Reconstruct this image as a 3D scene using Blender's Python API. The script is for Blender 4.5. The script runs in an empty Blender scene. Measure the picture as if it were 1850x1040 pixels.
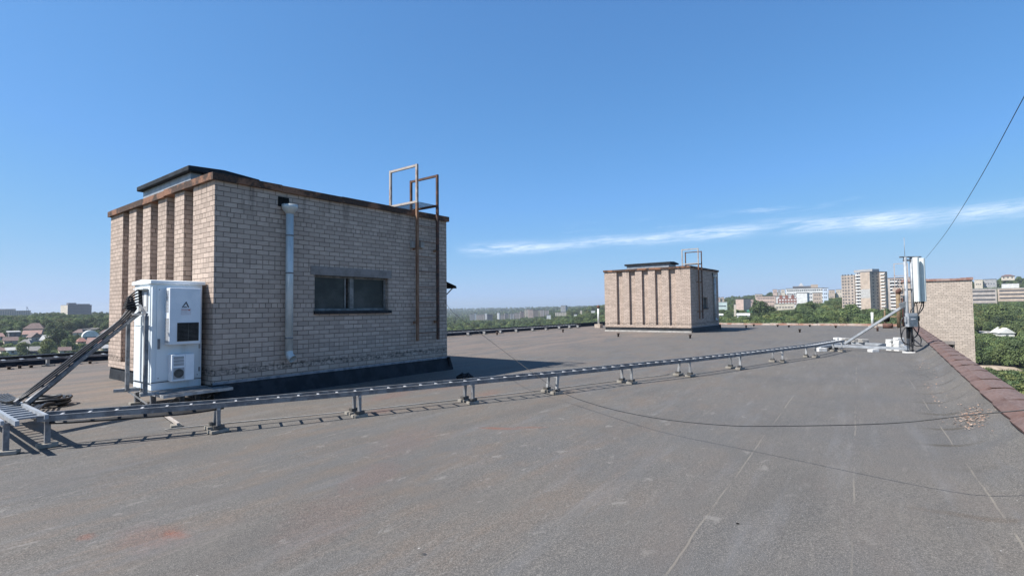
import bpy, math, random
import numpy as np
from mathutils import Vector, Matrix
random.seed(7)
C = bpy.context.scene.collection
R = math.radians
# ------------------------------------------------------------------ camera
F, H = 930.0, 1.5                       # focal length in photo pixels (1850 wide), eye height over the roof
PIT, ROL = math.atan(37 / F), 0.011
A0 = math.atan2(.795, .607)             # heading of the roof (u axis) from world X
fw = Vector((0, math.cos(PIT), math.sin(PIT))); u0_ = Vector((0, -math.sin(PIT), math.cos(PIT))); r0_ = Vector((1, 0, 0))
cr = r0_ * math.cos(ROL) - u0_ * math.sin(ROL)
cu = u0_ * math.cos(ROL) + r0_ * math.sin(ROL)
cd = bpy.data.cameras.new('camera'); cam = bpy.data.objects.new('camera', cd); C.objects.link(cam)
M = Matrix.Identity(4)
for i in range(3):
    M[i][0] = cr[i]; M[i][1] = cu[i]; M[i][2] = -fw[i]
M[2][3] = H
cam.matrix_world = M
cd.sensor_width = 36; cd.lens = 36 * F / 1850; cd.clip_end = 30000; cd.clip_start = .05
bpy.context.scene.camera = cam
# ------------------------------------------------------------------ sky, sun, exposure
SUN_EL, SUN_AZ = 50.0, 20.0             # shadows fall towards world angle SUN_AZ from +X
sc = bpy.context.scene
sc.view_settings.view_transform = 'Standard'; sc.view_settings.look = 'None'
sc.view_settings.exposure = 0.6; sc.view_settings.gamma = 1
w = bpy.data.worlds.new('World'); sc.world = w; w.use_nodes = True
nt = w.node_tree; nt.nodes.clear()


class NT:
    """tiny node-tree writer"""
    def __init__(s, tree): s.t = tree
    def n(s, kind, ins=None, **kw):
        nd = s.t.nodes.new(kind)
        for k, v in kw.items(): setattr(nd, k, v)
        for k, v in (ins or {}).items():
            if isinstance(v, bpy.types.NodeSocket): s.t.links.new(v, nd.inputs[k])
            else: nd.inputs[k].default_value = v
        return nd
    def math(s, op, a, b=0.0, c=0.0, clamp=False):
        return s.n('ShaderNodeMath', {0: a, 1: b, 2: c}, operation=op, use_clamp=clamp).outputs[0]
    def mix(s, f, a, b, blend='MIX'):
        nd = s.n('ShaderNodeMix', data_type='RGBA', blend_type=blend)
        for k, v in ((0, f), (6, a), (7, b)):
            if isinstance(v, bpy.types.NodeSocket): s.t.links.new(v, nd.inputs[k])
            else: nd.inputs[k].default_value = (*v, 1) if isinstance(v, tuple) and len(v) == 3 else v
        return nd.outputs[2]
    def noise(s, vec, scale, detail=3, rough=.55, dist=0):
        return s.n('ShaderNodeTexNoise', {'Vector': vec, 'Scale': scale, 'Detail': detail, 'Roughness': rough, 'Distortion': dist}).outputs[0]
    def ramp(s, f, lo, hi, a=0.0, b=1.0):
        return s.n('ShaderNodeMapRange', {0: f, 1: lo, 2: hi, 3: a, 4: b}, interpolation_type='SMOOTHSTEP').outputs[0]
    def mapv(s, vec, scale=(1, 1, 1), rot=(0, 0, 0), loc=(0, 0, 0)):
        return s.n('ShaderNodeMapping', {'Vector': vec, 'Scale': scale, 'Rotation': rot, 'Location': loc}).outputs[0]
    def sep(s, vec): return s.n('ShaderNodeSeparateXYZ', {0: vec}).outputs
    def comb(s, x, y, z): return s.n('ShaderNodeCombineXYZ', {0: x, 1: y, 2: z}).outputs[0]


T = NT(nt)
sky = T.n('ShaderNodeTexSky', sky_type='NISHITA', sun_disc=False, sun_elevation=R(SUN_EL), sun_rotation=R(270 - SUN_AZ),
          altitude=100, air_density=0.8, dust_density=0.6, ozone_density=2.0)
dirv = T.n('ShaderNodeTexCoord').outputs['Generated']
dx, dy, dz = T.sep(dirv)[:3]
az = T.math('ARCTAN2', dx, dy); el = T.math('ARCSINE', dz)
# thin cirrus: a few wavy bands, laid out by azimuth and elevation of the sky itself
cv = T.comb(T.math('MULTIPLY', az, 5.0), T.math('MULTIPLY', T.math('SUBTRACT', el, T.math('MULTIPLY', az, .03)), 42.0), 0.0)
streak = T.noise(cv, 1.7, 8, .64, .5)
patch = T.noise(T.comb(T.math('MULTIPLY', az, 9.0), T.math('MULTIPLY', el, 12.0), 3.3), 1.0, 3, .5)
def band(e0, slope, wd, a_lo, a_hi):
    c = T.math('SUBTRACT', el, T.math('ADD', T.math('MULTIPLY', az, slope), e0))
    g = T.math('EXPONENT', T.math('MULTIPLY', T.math('MULTIPLY', T.math('DIVIDE', c, wd), T.math('DIVIDE', c, wd)), -1.0))
    return T.math('MULTIPLY', g, T.math('MULTIPLY', T.ramp(az, a_lo, a_lo + .07), T.ramp(az, a_hi - .07, a_hi, 1, 0)))
b1 = band(.117, .040, .0095, -.12, .50)
b2 = band(.150, -.030, .012, .44, .72)
b2b = band(.118, .015, .011, .58, 1.3)
b3 = band(.137, .055, .012, .06, .62)
c1 = T.math('MULTIPLY', T.math('ADD', b1, T.math('ADD', b2, b2b)), T.ramp(streak, .25, .60))
c1 = T.math('MULTIPLY', c1, T.ramp(patch, .28, .60, .45, 1.0))
c3 = T.math('MULTIPLY', T.math('MULTIPLY', b3, T.ramp(streak, .48, .75)), .45)
fib = T.noise(T.mapv(cv, (1.6, 7, 1), rot=(0, 0, .12)), 3.0, 8, .72, .4)
wisp = T.noise(T.mapv(cv, (2.2, 2.6, 1)), 2.4, 6, .7, .8)
cl = T.math('MULTIPLY', T.math('MULTIPLY', T.math('ADD', c1, c3, clamp=True), T.math('MULTIPLY', T.ramp(wisp, .26, .62, .25, 1.0), T.ramp(fib, .30, .62, .55, 1.0))), .88)
skyc = T.n('ShaderNodeHueSaturation', {'Saturation': 1.2, 'Value': 1.0, 'Color': sky.outputs[0]}).outputs[0]
sr, sg, sb = T.n('ShaderNodeSeparateColor', {0: skyc}).outputs[:3]
def tone(c, L0, tgt, g):                # milder brightening towards the horizon, as on a very clear day
    return T.math('MULTIPLY', T.math('POWER', T.math('DIVIDE', T.math('MULTIPLY', c, .197), L0), g), tgt / .1516)
def sat(c, L0, tgt, k):
    q = T.math('DIVIDE', T.math('MULTIPLY', c, .197), L0)
    return T.math('MULTIPLY', T.math('DIVIDE', q, T.math('ADD', T.math('MULTIPLY', q, k), 1 - k)), tgt / .1516)
skyc = T.n('ShaderNodeCombineColor', {0: tone(sr, .098, .102, .645), 1: sat(sg, .235, .278, .30), 2: T.math('MINIMUM', tone(sb, .533, .635, .60), .90 / .1516)}).outputs[0]
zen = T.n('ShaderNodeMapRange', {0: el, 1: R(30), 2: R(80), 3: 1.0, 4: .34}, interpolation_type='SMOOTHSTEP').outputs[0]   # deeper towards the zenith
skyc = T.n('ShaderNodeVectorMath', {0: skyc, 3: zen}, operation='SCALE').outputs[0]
skyc = T.mix(cl, skyc, (6.5, 7.4, 8.6, 1))
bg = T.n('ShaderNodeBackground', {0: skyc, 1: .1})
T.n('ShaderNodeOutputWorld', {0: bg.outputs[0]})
sl = bpy.data.lights.new('sun', 'SUN'); sl.energy = 5.0; sl.angle = R(.5); sl.color = (1, .96, .915)
so = bpy.data.objects.new('sun', sl); C.objects.link(so)
so.rotation_euler = Vector((math.cos(R(SUN_AZ)) * math.cos(R(SUN_EL)), math.sin(R(SUN_AZ)) * math.cos(R(SUN_EL)), -math.sin(R(SUN_EL)))).to_track_quat('-Z', 'Y').to_euler()

# ------------------------------------------------------------------ geometry helpers
CA, SA = math.cos(A0), math.sin(A0)
def W(u, v, z=0): return Vector((u * CA - v * SA, u * SA + v * CA, z))      # roof frame -> world


class MB:
    """collects shapes (in one frame) and links them as ONE mesh object"""
    def __init__(s): s.v = []; s.f = []; s.sm = []
    def add(s, vs, fs, smooth=False):
        b = len(s.v); s.v += [tuple(p) for p in vs]; s.f += [tuple(b + i for i in f) for f in fs]; s.sm += [smooth] * len(fs); return s
    def box(s, x0, x1, y0, y1, z0, z1):
        x0, x1 = min(x0, x1), max(x0, x1); y0, y1 = min(y0, y1), max(y0, y1)
        return s.add([(x0, y0, z0), (x1, y0, z0), (x1, y1, z0), (x0, y1, z0), (x0, y0, z1), (x1, y0, z1), (x1, y1, z1), (x0, y1, z1)],
                     [(0, 3, 2, 1), (4, 5, 6, 7), (0, 1, 5, 4), (1, 2, 6, 5), (2, 3, 7, 6), (3, 0, 4, 7)])
    def bar(s, a, b, wd, ht, up=(0, 0, 1)):
        a, b = Vector(a), Vector(b); d = (b - a).normalized(); up = Vector(up)
        if abs(d.dot(up)) > .98: up = Vector((1, 0, 0))
        sd = d.cross(up).normalized() * wd / 2; uu = sd.cross(d).normalized() * ht / 2
        vs = []
        for p in (a, b): vs += [p - sd - uu, p + sd - uu, p + sd + uu, p - sd + uu]
        return s.add(vs, [(0, 1, 2, 3), (7, 6, 5, 4), (0, 4, 5, 1), (1, 5, 6, 2), (2, 6, 7, 3), (3, 7, 4, 0)])
    def tube(s, pts, r, n=8, cap=True):
        pts = [Vector(p) for p in pts]; rs = r if isinstance(r, (list, tuple)) else [r] * len(pts)
        vs = []; fs = []; prev = None
        for i, p in enumerate(pts):
            d = (pts[min(i + 1, len(pts) - 1)] - pts[max(i - 1, 0)]).normalized()
            if prev is None:
                a = Vector((0, 0, 1)) if abs(d.z) < .9 else Vector((1, 0, 0)); x = d.cross(a).normalized()
            else: x = (prev - d * prev.dot(d)).normalized()
            prev = x; y = d.cross(x)
            vs += [p + (x * math.cos(2 * math.pi * k / n) + y * math.sin(2 * math.pi * k / n)) * rs[i] for k in range(n)]
        for i in range(len(pts) - 1):
            for k in range(n):
                k2 = (k + 1) % n; fs.append((i * n + k, i * n + k2, (i + 1) * n + k2, (i + 1) * n + k))
        s.add(vs, fs, True)
        if cap:
            b = len(s.v) - len(vs); m = len(pts) - 1
            s.f += [tuple(b + k for k in reversed(range(n))), tuple(b + m * n + k for k in range(n))]; s.sm += [False, False]
        return s
    def prism(s, poly, axis, a, b):
        """poly of 2-D points extruded along axis 'x','y','z' from a to b"""
        n = len(poly); vs = []
        for t in (a, b):
            for p, q in poly:
                vs.append({'x': (t, p, q), 'y': (p, t, q), 'z': (p, q, t)}[axis])
        fs = [tuple(range(n)), tuple(range(2 * n - 1, n - 1, -1))]
        fs += [(k, k + n, (k + 1) % n + n, (k + 1) % n) for k in range(n)]
        return s.add(vs, fs)
    def build(s, name, mat, parent=None, frame='roof', bevel=0):
        """vertex coordinates are given in the frame of the thing; a parent's origin is subtracted"""
        o_ = ORI.get(parent.name, Vector((0, 0, 0))) if parent else Vector((0, 0, 0))
        me = bpy.data.meshes.new(name)
        me.from_pydata([Vector(p) - o_ for p in s.v], [], s.f); me.update()
        me.polygons.foreach_set('use_smooth', s.sm)
        uvl = me.uv_layers.new(name='UVMap')
        vs = s.v; data = []
        for p in me.polygons:
            n = p.normal
            for vi in p.vertices:
                c = vs[vi]
                if abs(n.z) > .7: data += [c[0], c[1]]
                elif abs(n.x) > abs(n.y): data += [c[1] * (1 if n.x > 0 else -1), c[2]]
                else: data += [c[0], c[2]]
        uvl.data.foreach_set('uv', data)
        import bmesh
        bm = bmesh.new(); bm.from_mesh(me); bmesh.ops.recalc_face_normals(bm, faces=bm.faces); bm.to_mesh(me); bm.free()
        ob = bpy.data.objects.new(name, me); C.objects.link(ob)
        if mat: me.materials.append(mat)
        if parent: ob.parent = parent
        elif frame == 'roof': ob.rotation_euler.z = A0
        if bevel:
            md = ob.modifiers.new('bevel', 'BEVEL'); md.width = bevel; md.segments = 2; md.limit_method = 'ANGLE'
        return ob


ORI = {}
def tag(o, label, cat, group=None, kind=None):
    if label: o['label'] = label
    if cat: o['category'] = cat
    if group: o['group'] = group
    if kind: o['kind'] = kind
    return o
def thing(name, u, v, z, label, cat, group=None):
    """an Empty on the roof; its parts are modelled in roof coordinates"""
    o = bpy.data.objects.new(name, None); C.objects.link(o); o.empty_display_size = .2
    o.location = W(u, v, z); o.rotation_euler.z = A0; ORI[o.name] = Vector((u, v, z))
    return tag(o, label, cat, group)
def wthing(name, loc, rz, label, cat, group=None):
    """an Empty out in the town; its parts are modelled in local coordinates"""
    o = bpy.data.objects.new(name, None); C.objects.link(o)
    o.location = loc; o.rotation_euler.z = rz
    return tag(o, label, cat, group)
def single(mb, name, mat, label, cat, group=None, bevel=0, org=None):
    """a thing that is one mesh, origin at its base"""
    if org is None:
        a = np.array(mb.v); org = ((a[:, 0].min() + a[:, 0].max()) / 2, (a[:, 1].min() + a[:, 1].max()) / 2, a[:, 2].min())
    org = Vector(org); raw = list(mb.v)
    o = mb.build(name, mat, None, 'roof', bevel)
    me = o.data; co = np.empty(len(me.vertices) * 3); me.vertices.foreach_get('co', co)
    co = co.reshape(-1, 3) - np.array(org); me.vertices.foreach_set('co', co.ravel()); me.update()
    o.location = W(*org)
    return tag(o, label, cat, group)

# ------------------------------------------------------------------ materials
def newmat(name):
    m = bpy.data.materials.new(name); m.use_nodes = True; m.node_tree.nodes.clear()
    return m, NT(m.node_tree)
def finish(t, col, rough=.7, metal=0.0, bump=None, bstr=.3, bdist=.01, spec=.5):
    ins = {'Base Color': col if not isinstance(col, tuple) else (*col, 1), 'Roughness': rough, 'Metallic': metal, 'Specular IOR Level': spec}
    if bump is not None:
        ins['Normal'] = t.n('ShaderNodeBump', {'Height': bump, 'Strength': bstr, 'Distance': bdist}).outputs[0]
    b = t.n('ShaderNodeBsdfPrincipled', ins)
    t.n('ShaderNodeOutputMaterial', {0: b.outputs[0]})
def two(name, a, b, scale=6, lo=.4, hi=.6, rough=.75, metal=0.0, bstr=.3, bd=.004, grain=0, spec=.5, stretch=(1, 1, 1)):
    m, t = newmat(name)
    oc = t.mapv(t.n('ShaderNodeTexCoord').outputs['Object'], stretch)
    n = t.noise(oc, scale, 6, .62)
    col = t.mix(t.ramp(n, lo, hi), a, b)
    fine = t.noise(oc, max(scale * 9, 40), 3)
    if grain: col = t.mix(grain, col, t.mix(t.ramp(fine, .3, .7), tuple(x * .55 for x in b), tuple(min(1, x * 1.5) for x in a)))
    finish(t, col, rough, metal, t.math('ADD', n, t.math('MULTIPLY', fine, .4)), bstr, bd, spec)
    return m

def brickmat(name, base=(.52, .417, .345), dark=(.225, .18, .148), width=.2255, row=.0865, stain=True):
    m, t = newmat(name)
    uv = t.n('ShaderNodeTexCoord').outputs['UV']
    wob = t.noise(uv, 3.0, 2)
    uvw = t.n('ShaderNodeVectorMath', {0: uv, 1: t.comb(t.math('MULTIPLY', t.math('SUBTRACT', wob, .5), .010), t.math('MULTIPLY', t.math('SUBTRACT', t.noise(uv, 5.0, 3), .5), .012), 0.0)}, operation='ADD').outputs[0]
    br = t.n('ShaderNodeTexBrick', {'Vector': uvw, 'Color1': (0, 0, 0, 1), 'Color2': (1, 1, 1, 1), 'Mortar': (.5, .5, .5, 1), 'Scale': 1, 'Mortar Size': .0075,
                                    'Mortar Smooth': .35, 'Bias': 0.0, 'Brick Width': width, 'Row Height': row}, offset=.5, offset_frequency=2, squash=.5, squash_frequency=9)
    big = t.noise(uv, .9, 4); mid = t.noise(uv, 9, 5); fine = t.noise(uv, 70, 3)
    c = t.mix(t.n('ShaderNodeSeparateColor', {0: br.outputs[0]}).outputs[0], tuple(x * .80 for x in base), tuple(x * 1.12 for x in base))
    c = t.mix(t.ramp(mid, .35, .7, 0, .35), c, tuple(x * y for x, y in zip(base, (.74, .72, .72))))
    c = t.mix(t.ramp(big, .45, .75, 0, .22), c, tuple(x * .7 for x in base))
    c = t.mix(t.ramp(fine, .35, .65, 0, .16), c, tuple(x * .55 for x in base))
    mort = t.mix(t.ramp(t.noise(uv, 4, 3), .3, .7), tuple(x * .7 for x in dark), tuple(x * 1.25 for x in dark))
    c = t.mix(br.outputs['Fac'], c, mort)
    if stain:
        x, y, z = t.sep(t.n('ShaderNodeTexCoord').outputs['UV'])[:3]
        # mossy damp line over the flashing and run-off under the roof edge
        n2 = t.noise(uv, 14, 5, .7)
        g = t.math('MULTIPLY', t.ramp(y, .40, .47), t.ramp(y, .52, .60, 1, 0))
        c = t.mix(t.math('MULTIPLY', g, t.ramp(n2, .40, .66, 0, .85)), c, (.035, .036, .032))
        n3 = t.noise(t.mapv(uv, (5, .5, 1)), 1.3, 4, .6)
        g3 = t.math('MULTIPLY', t.ramp(y, 2.9, 3.75), t.ramp(n3, .5, .72))
        c = t.mix(t.math('MULTIPLY', g3, .55), c, (.07, .06, .052))
    hgt = t.math('SUBTRACT', t.math('ADD', t.math('MULTIPLY', mid, .25), t.math('MULTIPLY', fine, .15)), br.outputs['Fac'])
    finish(t, c, .9, 0, hgt, .7, .012, .2)
    return m

MAT = {}
MAT['brick'] = brickmat('silicate_brick')
MAT['brick_far'] = brickmat('silicate_brick_pale', (.545, .46, .385), (.25, .212, .18), .25, .103, False)
MAT['concrete'] = two('concrete', (.30, .285, .26), (.42, .40, .37), 5, rough=.9, grain=.25)
MAT['lintel'] = two('lintel_concrete', (.20, .175, .16), (.28, .25, .23), 4, rough=.9, grain=.2)
MAT['paver'] = two('white_paver', (.62, .61, .58), (.74, .73, .70), 9, rough=.85, grain=.1)
MAT['bitumen'] = two('bitumen_felt', (.009, .012, .016), (.026, .030, .036), 3.5, rough=.7, bd=.03, bstr=.8, grain=.3, spec=.3)
MAT['flash_edge'] = two('flashing_strip', (.15, .17, .20), (.26, .28, .31), 7, rough=.5, metal=.3)
MAT['rust_edge'] = two('rusted_sheet_edge', (.022, .018, .016), (.33, .16, .09), 1.7, .47, .56, rough=.85, grain=.45, bd=.01, bstr=.6)
MAT['galv'] = two('galvanised_steel', (.26, .265, .265), (.40, .405, .405), 6, rough=.5, metal=.3)
MAT['galv_dark'] = two('dull_galvanised', (.14, .142, .15), (.24, .245, .25), 8, rough=.55, metal=.3)
MAT['zinc_pipe'] = two('zinc_pipe', (.46, .50, .50), (.58, .61, .60), 5, rough=.42, metal=.15, stretch=(1, 1, .4))
MAT['galv_bright'] = two('bright_zinc', (.55, .56, .57), (.68, .69, .70), 12, rough=.4, metal=.2)
MAT['galv_light'] = two('painted_light_steel', (.28, .30, .32), (.37, .39, .41), 6, rough=.45, metal=.1)
MAT['rust_pole'] = two('rusty_pole', (.17, .075, .04), (.30, .19, .12), 7, .4, .6, rough=.85, grain=.4, stretch=(3, 3, .6))
MAT['rust_shaded'] = two('shaded_rusted_steel', (.05, .035, .03), (.15, .07, .045), 6, rough=.85, grain=.3)  # rusty steel with the right ladder frame's shade put into its colour
MAT['worn_pole'] = two('worn_painted_pole', (.42, .38, .34), (.22, .12, .08), 5, .52, .66, rough=.75, grain=.2, stretch=(2, 2, .8))
MAT['cab'] = two('cabinet_paint', (.74, .79, .81), (.60, .63, .62), 3.2, .50, .80, rough=.38, bstr=.04, stretch=(2, 2, .35))
MAT['cab_lid'] = two('cabinet_lid_paint', (.70, .74, .75), (.80, .82, .82), 8, rough=.45, grain=.06)
MAT['white'] = two('white_housing', (.72, .75, .78), (.80, .82, .84), 3, rough=.4, bstr=.03)
MAT['radome'] = two('antenna_radome', (.66, .70, .68), (.74, .77, .74), 3, rough=.4, bstr=.03)
MAT['dark'] = two('dark_recess', (.008, .008, .008), (.018, .017, .016), 9, rough=.9, spec=.1)
MAT['grille'] = two('grille_metal', (.05, .047, .043), (.085, .08, .073), 12, rough=.6)
MAT['cable'] = two('black_cable', (.014, .014, .015), (.03, .03, .032), 12, rough=.5)
MAT['glass'] = two('dusty_glass', (.028, .032, .030), (.075, .078, .072), 2.2, .35, .7, rough=.35, bstr=.03, spec=.3)
MAT['win_frame'] = two('old_window_frame', (.13, .125, .12), (.30, .29, .27), 8, rough=.85, grain=.35)
MAT['yellow_pipe'] = two('yellowed_pipe', (.24, .185, .11), (.14, .08, .05), 4, rough=.85, grain=.3)
MAT['rust'] = two('rust_brown', (.15, .075, .055), (.09, .05, .042), 6, rough=.9, grain=.3)
MAT['ink'] = two('printed_ink', (.03, .03, .035), (.05, .05, .055), 20, rough=.6)
MAT['red_ink'] = two('printed_red', (.45, .10, .08), (.5, .14, .12), 20, rough=.6)
MAT['sticker'] = two('paper_label', (.62, .60, .62), (.70, .68, .70), 20, rough=.6)

def capmat():
    m, t = newmat('rusted_roof_sheet')
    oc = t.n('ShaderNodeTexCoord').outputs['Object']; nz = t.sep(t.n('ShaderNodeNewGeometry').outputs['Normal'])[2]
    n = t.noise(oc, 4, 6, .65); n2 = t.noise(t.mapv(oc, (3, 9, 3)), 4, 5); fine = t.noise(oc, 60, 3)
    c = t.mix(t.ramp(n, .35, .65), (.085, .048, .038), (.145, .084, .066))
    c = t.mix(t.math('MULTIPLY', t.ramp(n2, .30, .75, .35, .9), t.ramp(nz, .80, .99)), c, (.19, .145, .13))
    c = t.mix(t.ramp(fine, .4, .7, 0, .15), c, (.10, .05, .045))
    finish(t, c, .8, 0, t.math('ADD', n, fine), .35, .004, .3)
    return m
MAT['cap'] = capmat()

def deckmat():
    m, t = newmat('granulated_roofing_felt')
    oc = t.n('ShaderNodeTexCoord').outputs['Object']
    x, y, z = t.sep(oc)[:3]
    rv = t.mapv(oc, rot=(0, 0, R(-3.5)))                        # along the felt rolls
    g1 = t.noise(oc, 55, 2, .7); g2 = t.noise(oc, 150, 2, .7); g3 = t.noise(oc, 18, 4, .7)
    big = t.noise(oc, .32, 5, .6); mid = t.noise(t.mapv(rv, (.6, 1.5, 1)), 1.5, 6, .65)
    c = t.mix(t.ramp(big, .38, .62), (0.110, 0.110, 0.108), (0.136, 0.126, 0.112))
    warm = t.math('MULTIPLY', t.ramp(mid, .42, .68), t.ramp(t.math('SUBTRACT', y, t.math('MULTIPLY', x, .15)), -.3, 2.8, .15, 1))
    c = t.mix(t.math('MULTIPLY', warm, .8), c, (0.159, 0.124, 0.096))
    # bleached, dusty ground on the far side of the roof
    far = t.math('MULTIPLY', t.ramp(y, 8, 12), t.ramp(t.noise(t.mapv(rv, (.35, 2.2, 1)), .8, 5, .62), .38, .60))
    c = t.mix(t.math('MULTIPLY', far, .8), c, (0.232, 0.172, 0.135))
    # streaky scuffs along the rolls
    st = t.noise(t.mapv(rv, (.7, 6, 1), rot=(0, 0, R(9))), 1.6, 6, .7)
    c = t.mix(t.ramp(st, .54, .74, 0, .5), c, (0.224, 0.210, 0.185))
    sc_ = t.noise(t.mapv(oc, (1.2, 2.2, 1)), 2.6, 5, .68, .4)
    c = t.mix(t.math('MULTIPLY', t.ramp(sc_, .60, .70, 0, .5), t.ramp(y, .2, 1.6, .25, 1)), c, (0.267, 0.244, 0.208))
    # darker patches
    dk = t.noise(t.mapv(rv, (.5, 1.3, 1), loc=(7, 3, 0)), .9, 5, .6)
    c = t.mix(t.ramp(dk, .48, .70, 0, .5), c, (0.073, 0.074, 0.073))
    # roll seams: pale dusty lines, broken up
    vv = t.math('SUBTRACT', y, t.math('MULTIPLY', x, .061))
    wob = t.math('MULTIPLY', t.math('SUBTRACT', t.noise(oc, 1.1, 3), .5), .05)
    s = t.math('ABSOLUTE', t.math('SUBTRACT', t.math('FRACT', t.math('ADD', t.math('DIVIDE', t.math('ADD', vv, wob), .87), .413)), .5))
    seam = t.math('MULTIPLY', t.ramp(s, .003, .011, 1, 0), t.ramp(t.noise(t.mapv(oc, (.9, 3, 1)), 1.2, 4, .6), .42, .6))
    # lap edge: one side of each seam a touch lighter
    lap = t.ramp(s, .0, .06, .10, 0)
    c = t.mix(lap, c, (0.052, 0.050, 0.050))
    def spot(cx, cy, rx, ry, rot=0.0):
        a = t.math('SUBTRACT', x, cx); b = t.math('SUBTRACT', y, cy); cs, sn = math.cos(rot), math.sin(rot)
        p = t.math('DIVIDE', t.math('ADD', t.math('MULTIPLY', a, cs), t.math('MULTIPLY', b, sn)), rx)
        q = t.math('DIVIDE', t.math('SUBTRACT', t.math('MULTIPLY', b, cs), t.math('MULTIPLY', a, sn)), ry)
        d = t.math('SQRT', t.math('ADD', t.math('MULTIPLY', p, p), t.math('MULTIPLY', q, q)))
        return t.ramp(t.math('ADD', d, t.math('MULTIPLY', t.math('SUBTRACT', t.noise(oc, 7, 6, .75), .5), 1.5)), .30, 1.15, 1, 0)
    rust = (.21, .080, .050)
    for a in ((1.41, 3.96, .075, .13, .2, .85), (1.3, 4.05, .22, .34, 0, .28), (1.05, 4.42, .06, .09, 0, .6), (5.1, 4.12, .07, .36, .5, .75), (5.35, 3.85, .06, .3, .6, .5), (7.73, 7.43, 1.3, .7, .3, .42), (4.9, 6.2, .3, .22, 0, .4),
              (5.9, 7.2, .7, .3, .2, .35), (3.0, 3.9, .5, .3, .5, .20), (4.0, 4.6, .8, .35, .5, .16), (2.2, 3.4, .7, .35, .6, .14), (7.0, 5.9, .5, .2, .4, .3)):
        c = t.mix(t.math('MULTIPLY', spot(*a[:5]), a[5]), c, rust)
    c = t.mix(t.math('MULTIPLY', spot(4.86, -.42, .07, .50, .05), .5), c, (.085, .060, .038))
    # silt rings where the felt turns up to the parapet
    pu = t.math('ABSOLUTE', t.math('SUBTRACT', t.math('FRACT', t.math('ADD', t.math('DIVIDE', t.math('ADD', x, t.math('MULTIPLY', t.noise(oc, .7, 2), .5)), .98), t.math('MULTIPLY', t.math('MULTIPLY', y, y), -.5))), .5))
    ring = t.math('MULTIPLY', t.ramp(pu, .02, .09, 1, 0), t.math('MULTIPLY', t.ramp(y, -.72, -.58), t.ramp(y, -.30, .05, 1, 0)))
    ring = t.math('MULTIPLY', t.math('MULTIPLY', ring, t.ramp(x, 5.8, 7.2)), t.ramp(t.noise(oc, 2.2, 3), .34, .55))
    c = t.mix(t.math('MULTIPLY', ring, .8), c, (0.047, 0.038, 0.023))
    # granules
    c = t.mix(t.ramp(g1, .36, .62, .0, .48), c, (0.043, 0.042, 0.040))
    c = t.mix(t.ramp(g2, .48, .70, .0, .68), c, (0.310, 0.290, 0.254))
    c = t.mix(t.ramp(g3, .45, .75, .0, .25), c, (0.060, 0.059, 0.055))
    c = t.mix(t.math('MULTIPLY', t.math('MULTIPLY', seam, t.ramp(vv, 1.2, 2.0, 1, .28)), .6), c, (0.258, 0.235, 0.193))
    c = t.mix(t.math('MULTIPLY', t.ramp(sc_, .60, .71, 0, .34), t.ramp(y, .2, 1.6, .3, 1)), c, (.25, .244, .232))
    c = t.mix(t.ramp(t.noise(t.mapv(rv, (.35, 3.0, 1), loc=(3, 9, 0)), 1.3, 5, .62), .50, .74, 0, .26), c, (.185, .189, .196))
    c = t.mix(t.ramp(t.noise(t.mapv(rv, (.6, 1.6, 1), loc=(13, 4, 0)), 1.1, 6, .68), .50, .76, 0, .36), c, (.135, .116, .103))
    c = t.mix(t.ramp(t.noise(oc, 31, 1), .80, .84, 0, .8), c, (.5, .5, .48))
    c = t.mix(1.0, c, (.985, .965, .955), 'MULTIPLY')
    h = t.math('ADD', t.math('MULTIPLY', g2, .5), t.math('ADD', t.math('MULTIPLY', g1, .5), t.math('MULTIPLY', mid, 1.2)))
    finish(t, c, .88, 0, h, .55, .006, .35)
    return m
MAT['deck'] = deckmat()

def leafmat(name, a, b, c3, hs=1.0):
    m, t = newmat(name)
    rnd = t.n('ShaderNodeObjectInfo').outputs['Random']
    at_ = t.n('ShaderNodeAttribute', attribute_name='shade').outputs['Fac']
    col = t.mix(rnd, a, b); col = t.mix(t.ramp(t.math('FRACT', t.math('MULTIPLY', rnd, 7.31)), .72, 1), col, c3)
    col = t.mix(t.math('MULTIPLY', at_, .65), col, tuple(min(1, x * 1.9) for x in b))
    v_ = t.math('ADD', t.math('MULTIPLY', t.math('FRACT', t.math('MULTIPLY', rnd, 13.7)), .85), .62)
    col = t.n('ShaderNodeVectorMath', {0: col, 3: v_}, operation='SCALE').outputs[0]
    d = t.n('ShaderNodeBsdfPrincipled', {'Base Color': col, 'Roughness': .6, 'Specular IOR Level': .25})
    tr = t.n('ShaderNodeBsdfTranslucent', {'Color': col})
    mx = t.n('ShaderNodeMixShader', {0: .25, 1: d.outputs[0], 2: tr.outputs[0]})
    t.n('ShaderNodeOutputMaterial', {0: mx.outputs[0]})
    return m
MAT['leaf'] = leafmat('foliage', (.054, .088, .040), (.108, .140, .050), (.17, .175, .06))
MAT['bark'] = two('bark', (.07, .055, .042), (.11, .09, .07), 5, rough=.95)

def groundmat():
    m, t = newmat('overgrown_ground')
    oc = t.n('ShaderNodeTexCoord').outputs['Object']
    n = t.noise(oc, .02, 6, .6); n2 = t.noise(oc, .12, 5, .6); n3 = t.noise(oc, .003, 4)
    c = t.mix(t.ramp(n2, .35, .65), (.040, .058, .024), (.075, .092, .038))
    c = t.mix(t.ramp(n, .58, .72), c, (.20, .165, .115))
    c = t.mix(t.ramp(n3, .5, .7, 0, .4), c, (.035, .06, .03))
    finish(t, c, .95, 0, n2, .5, 1.0, .1)
    return m
MAT['ground'] = groundmat()

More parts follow.
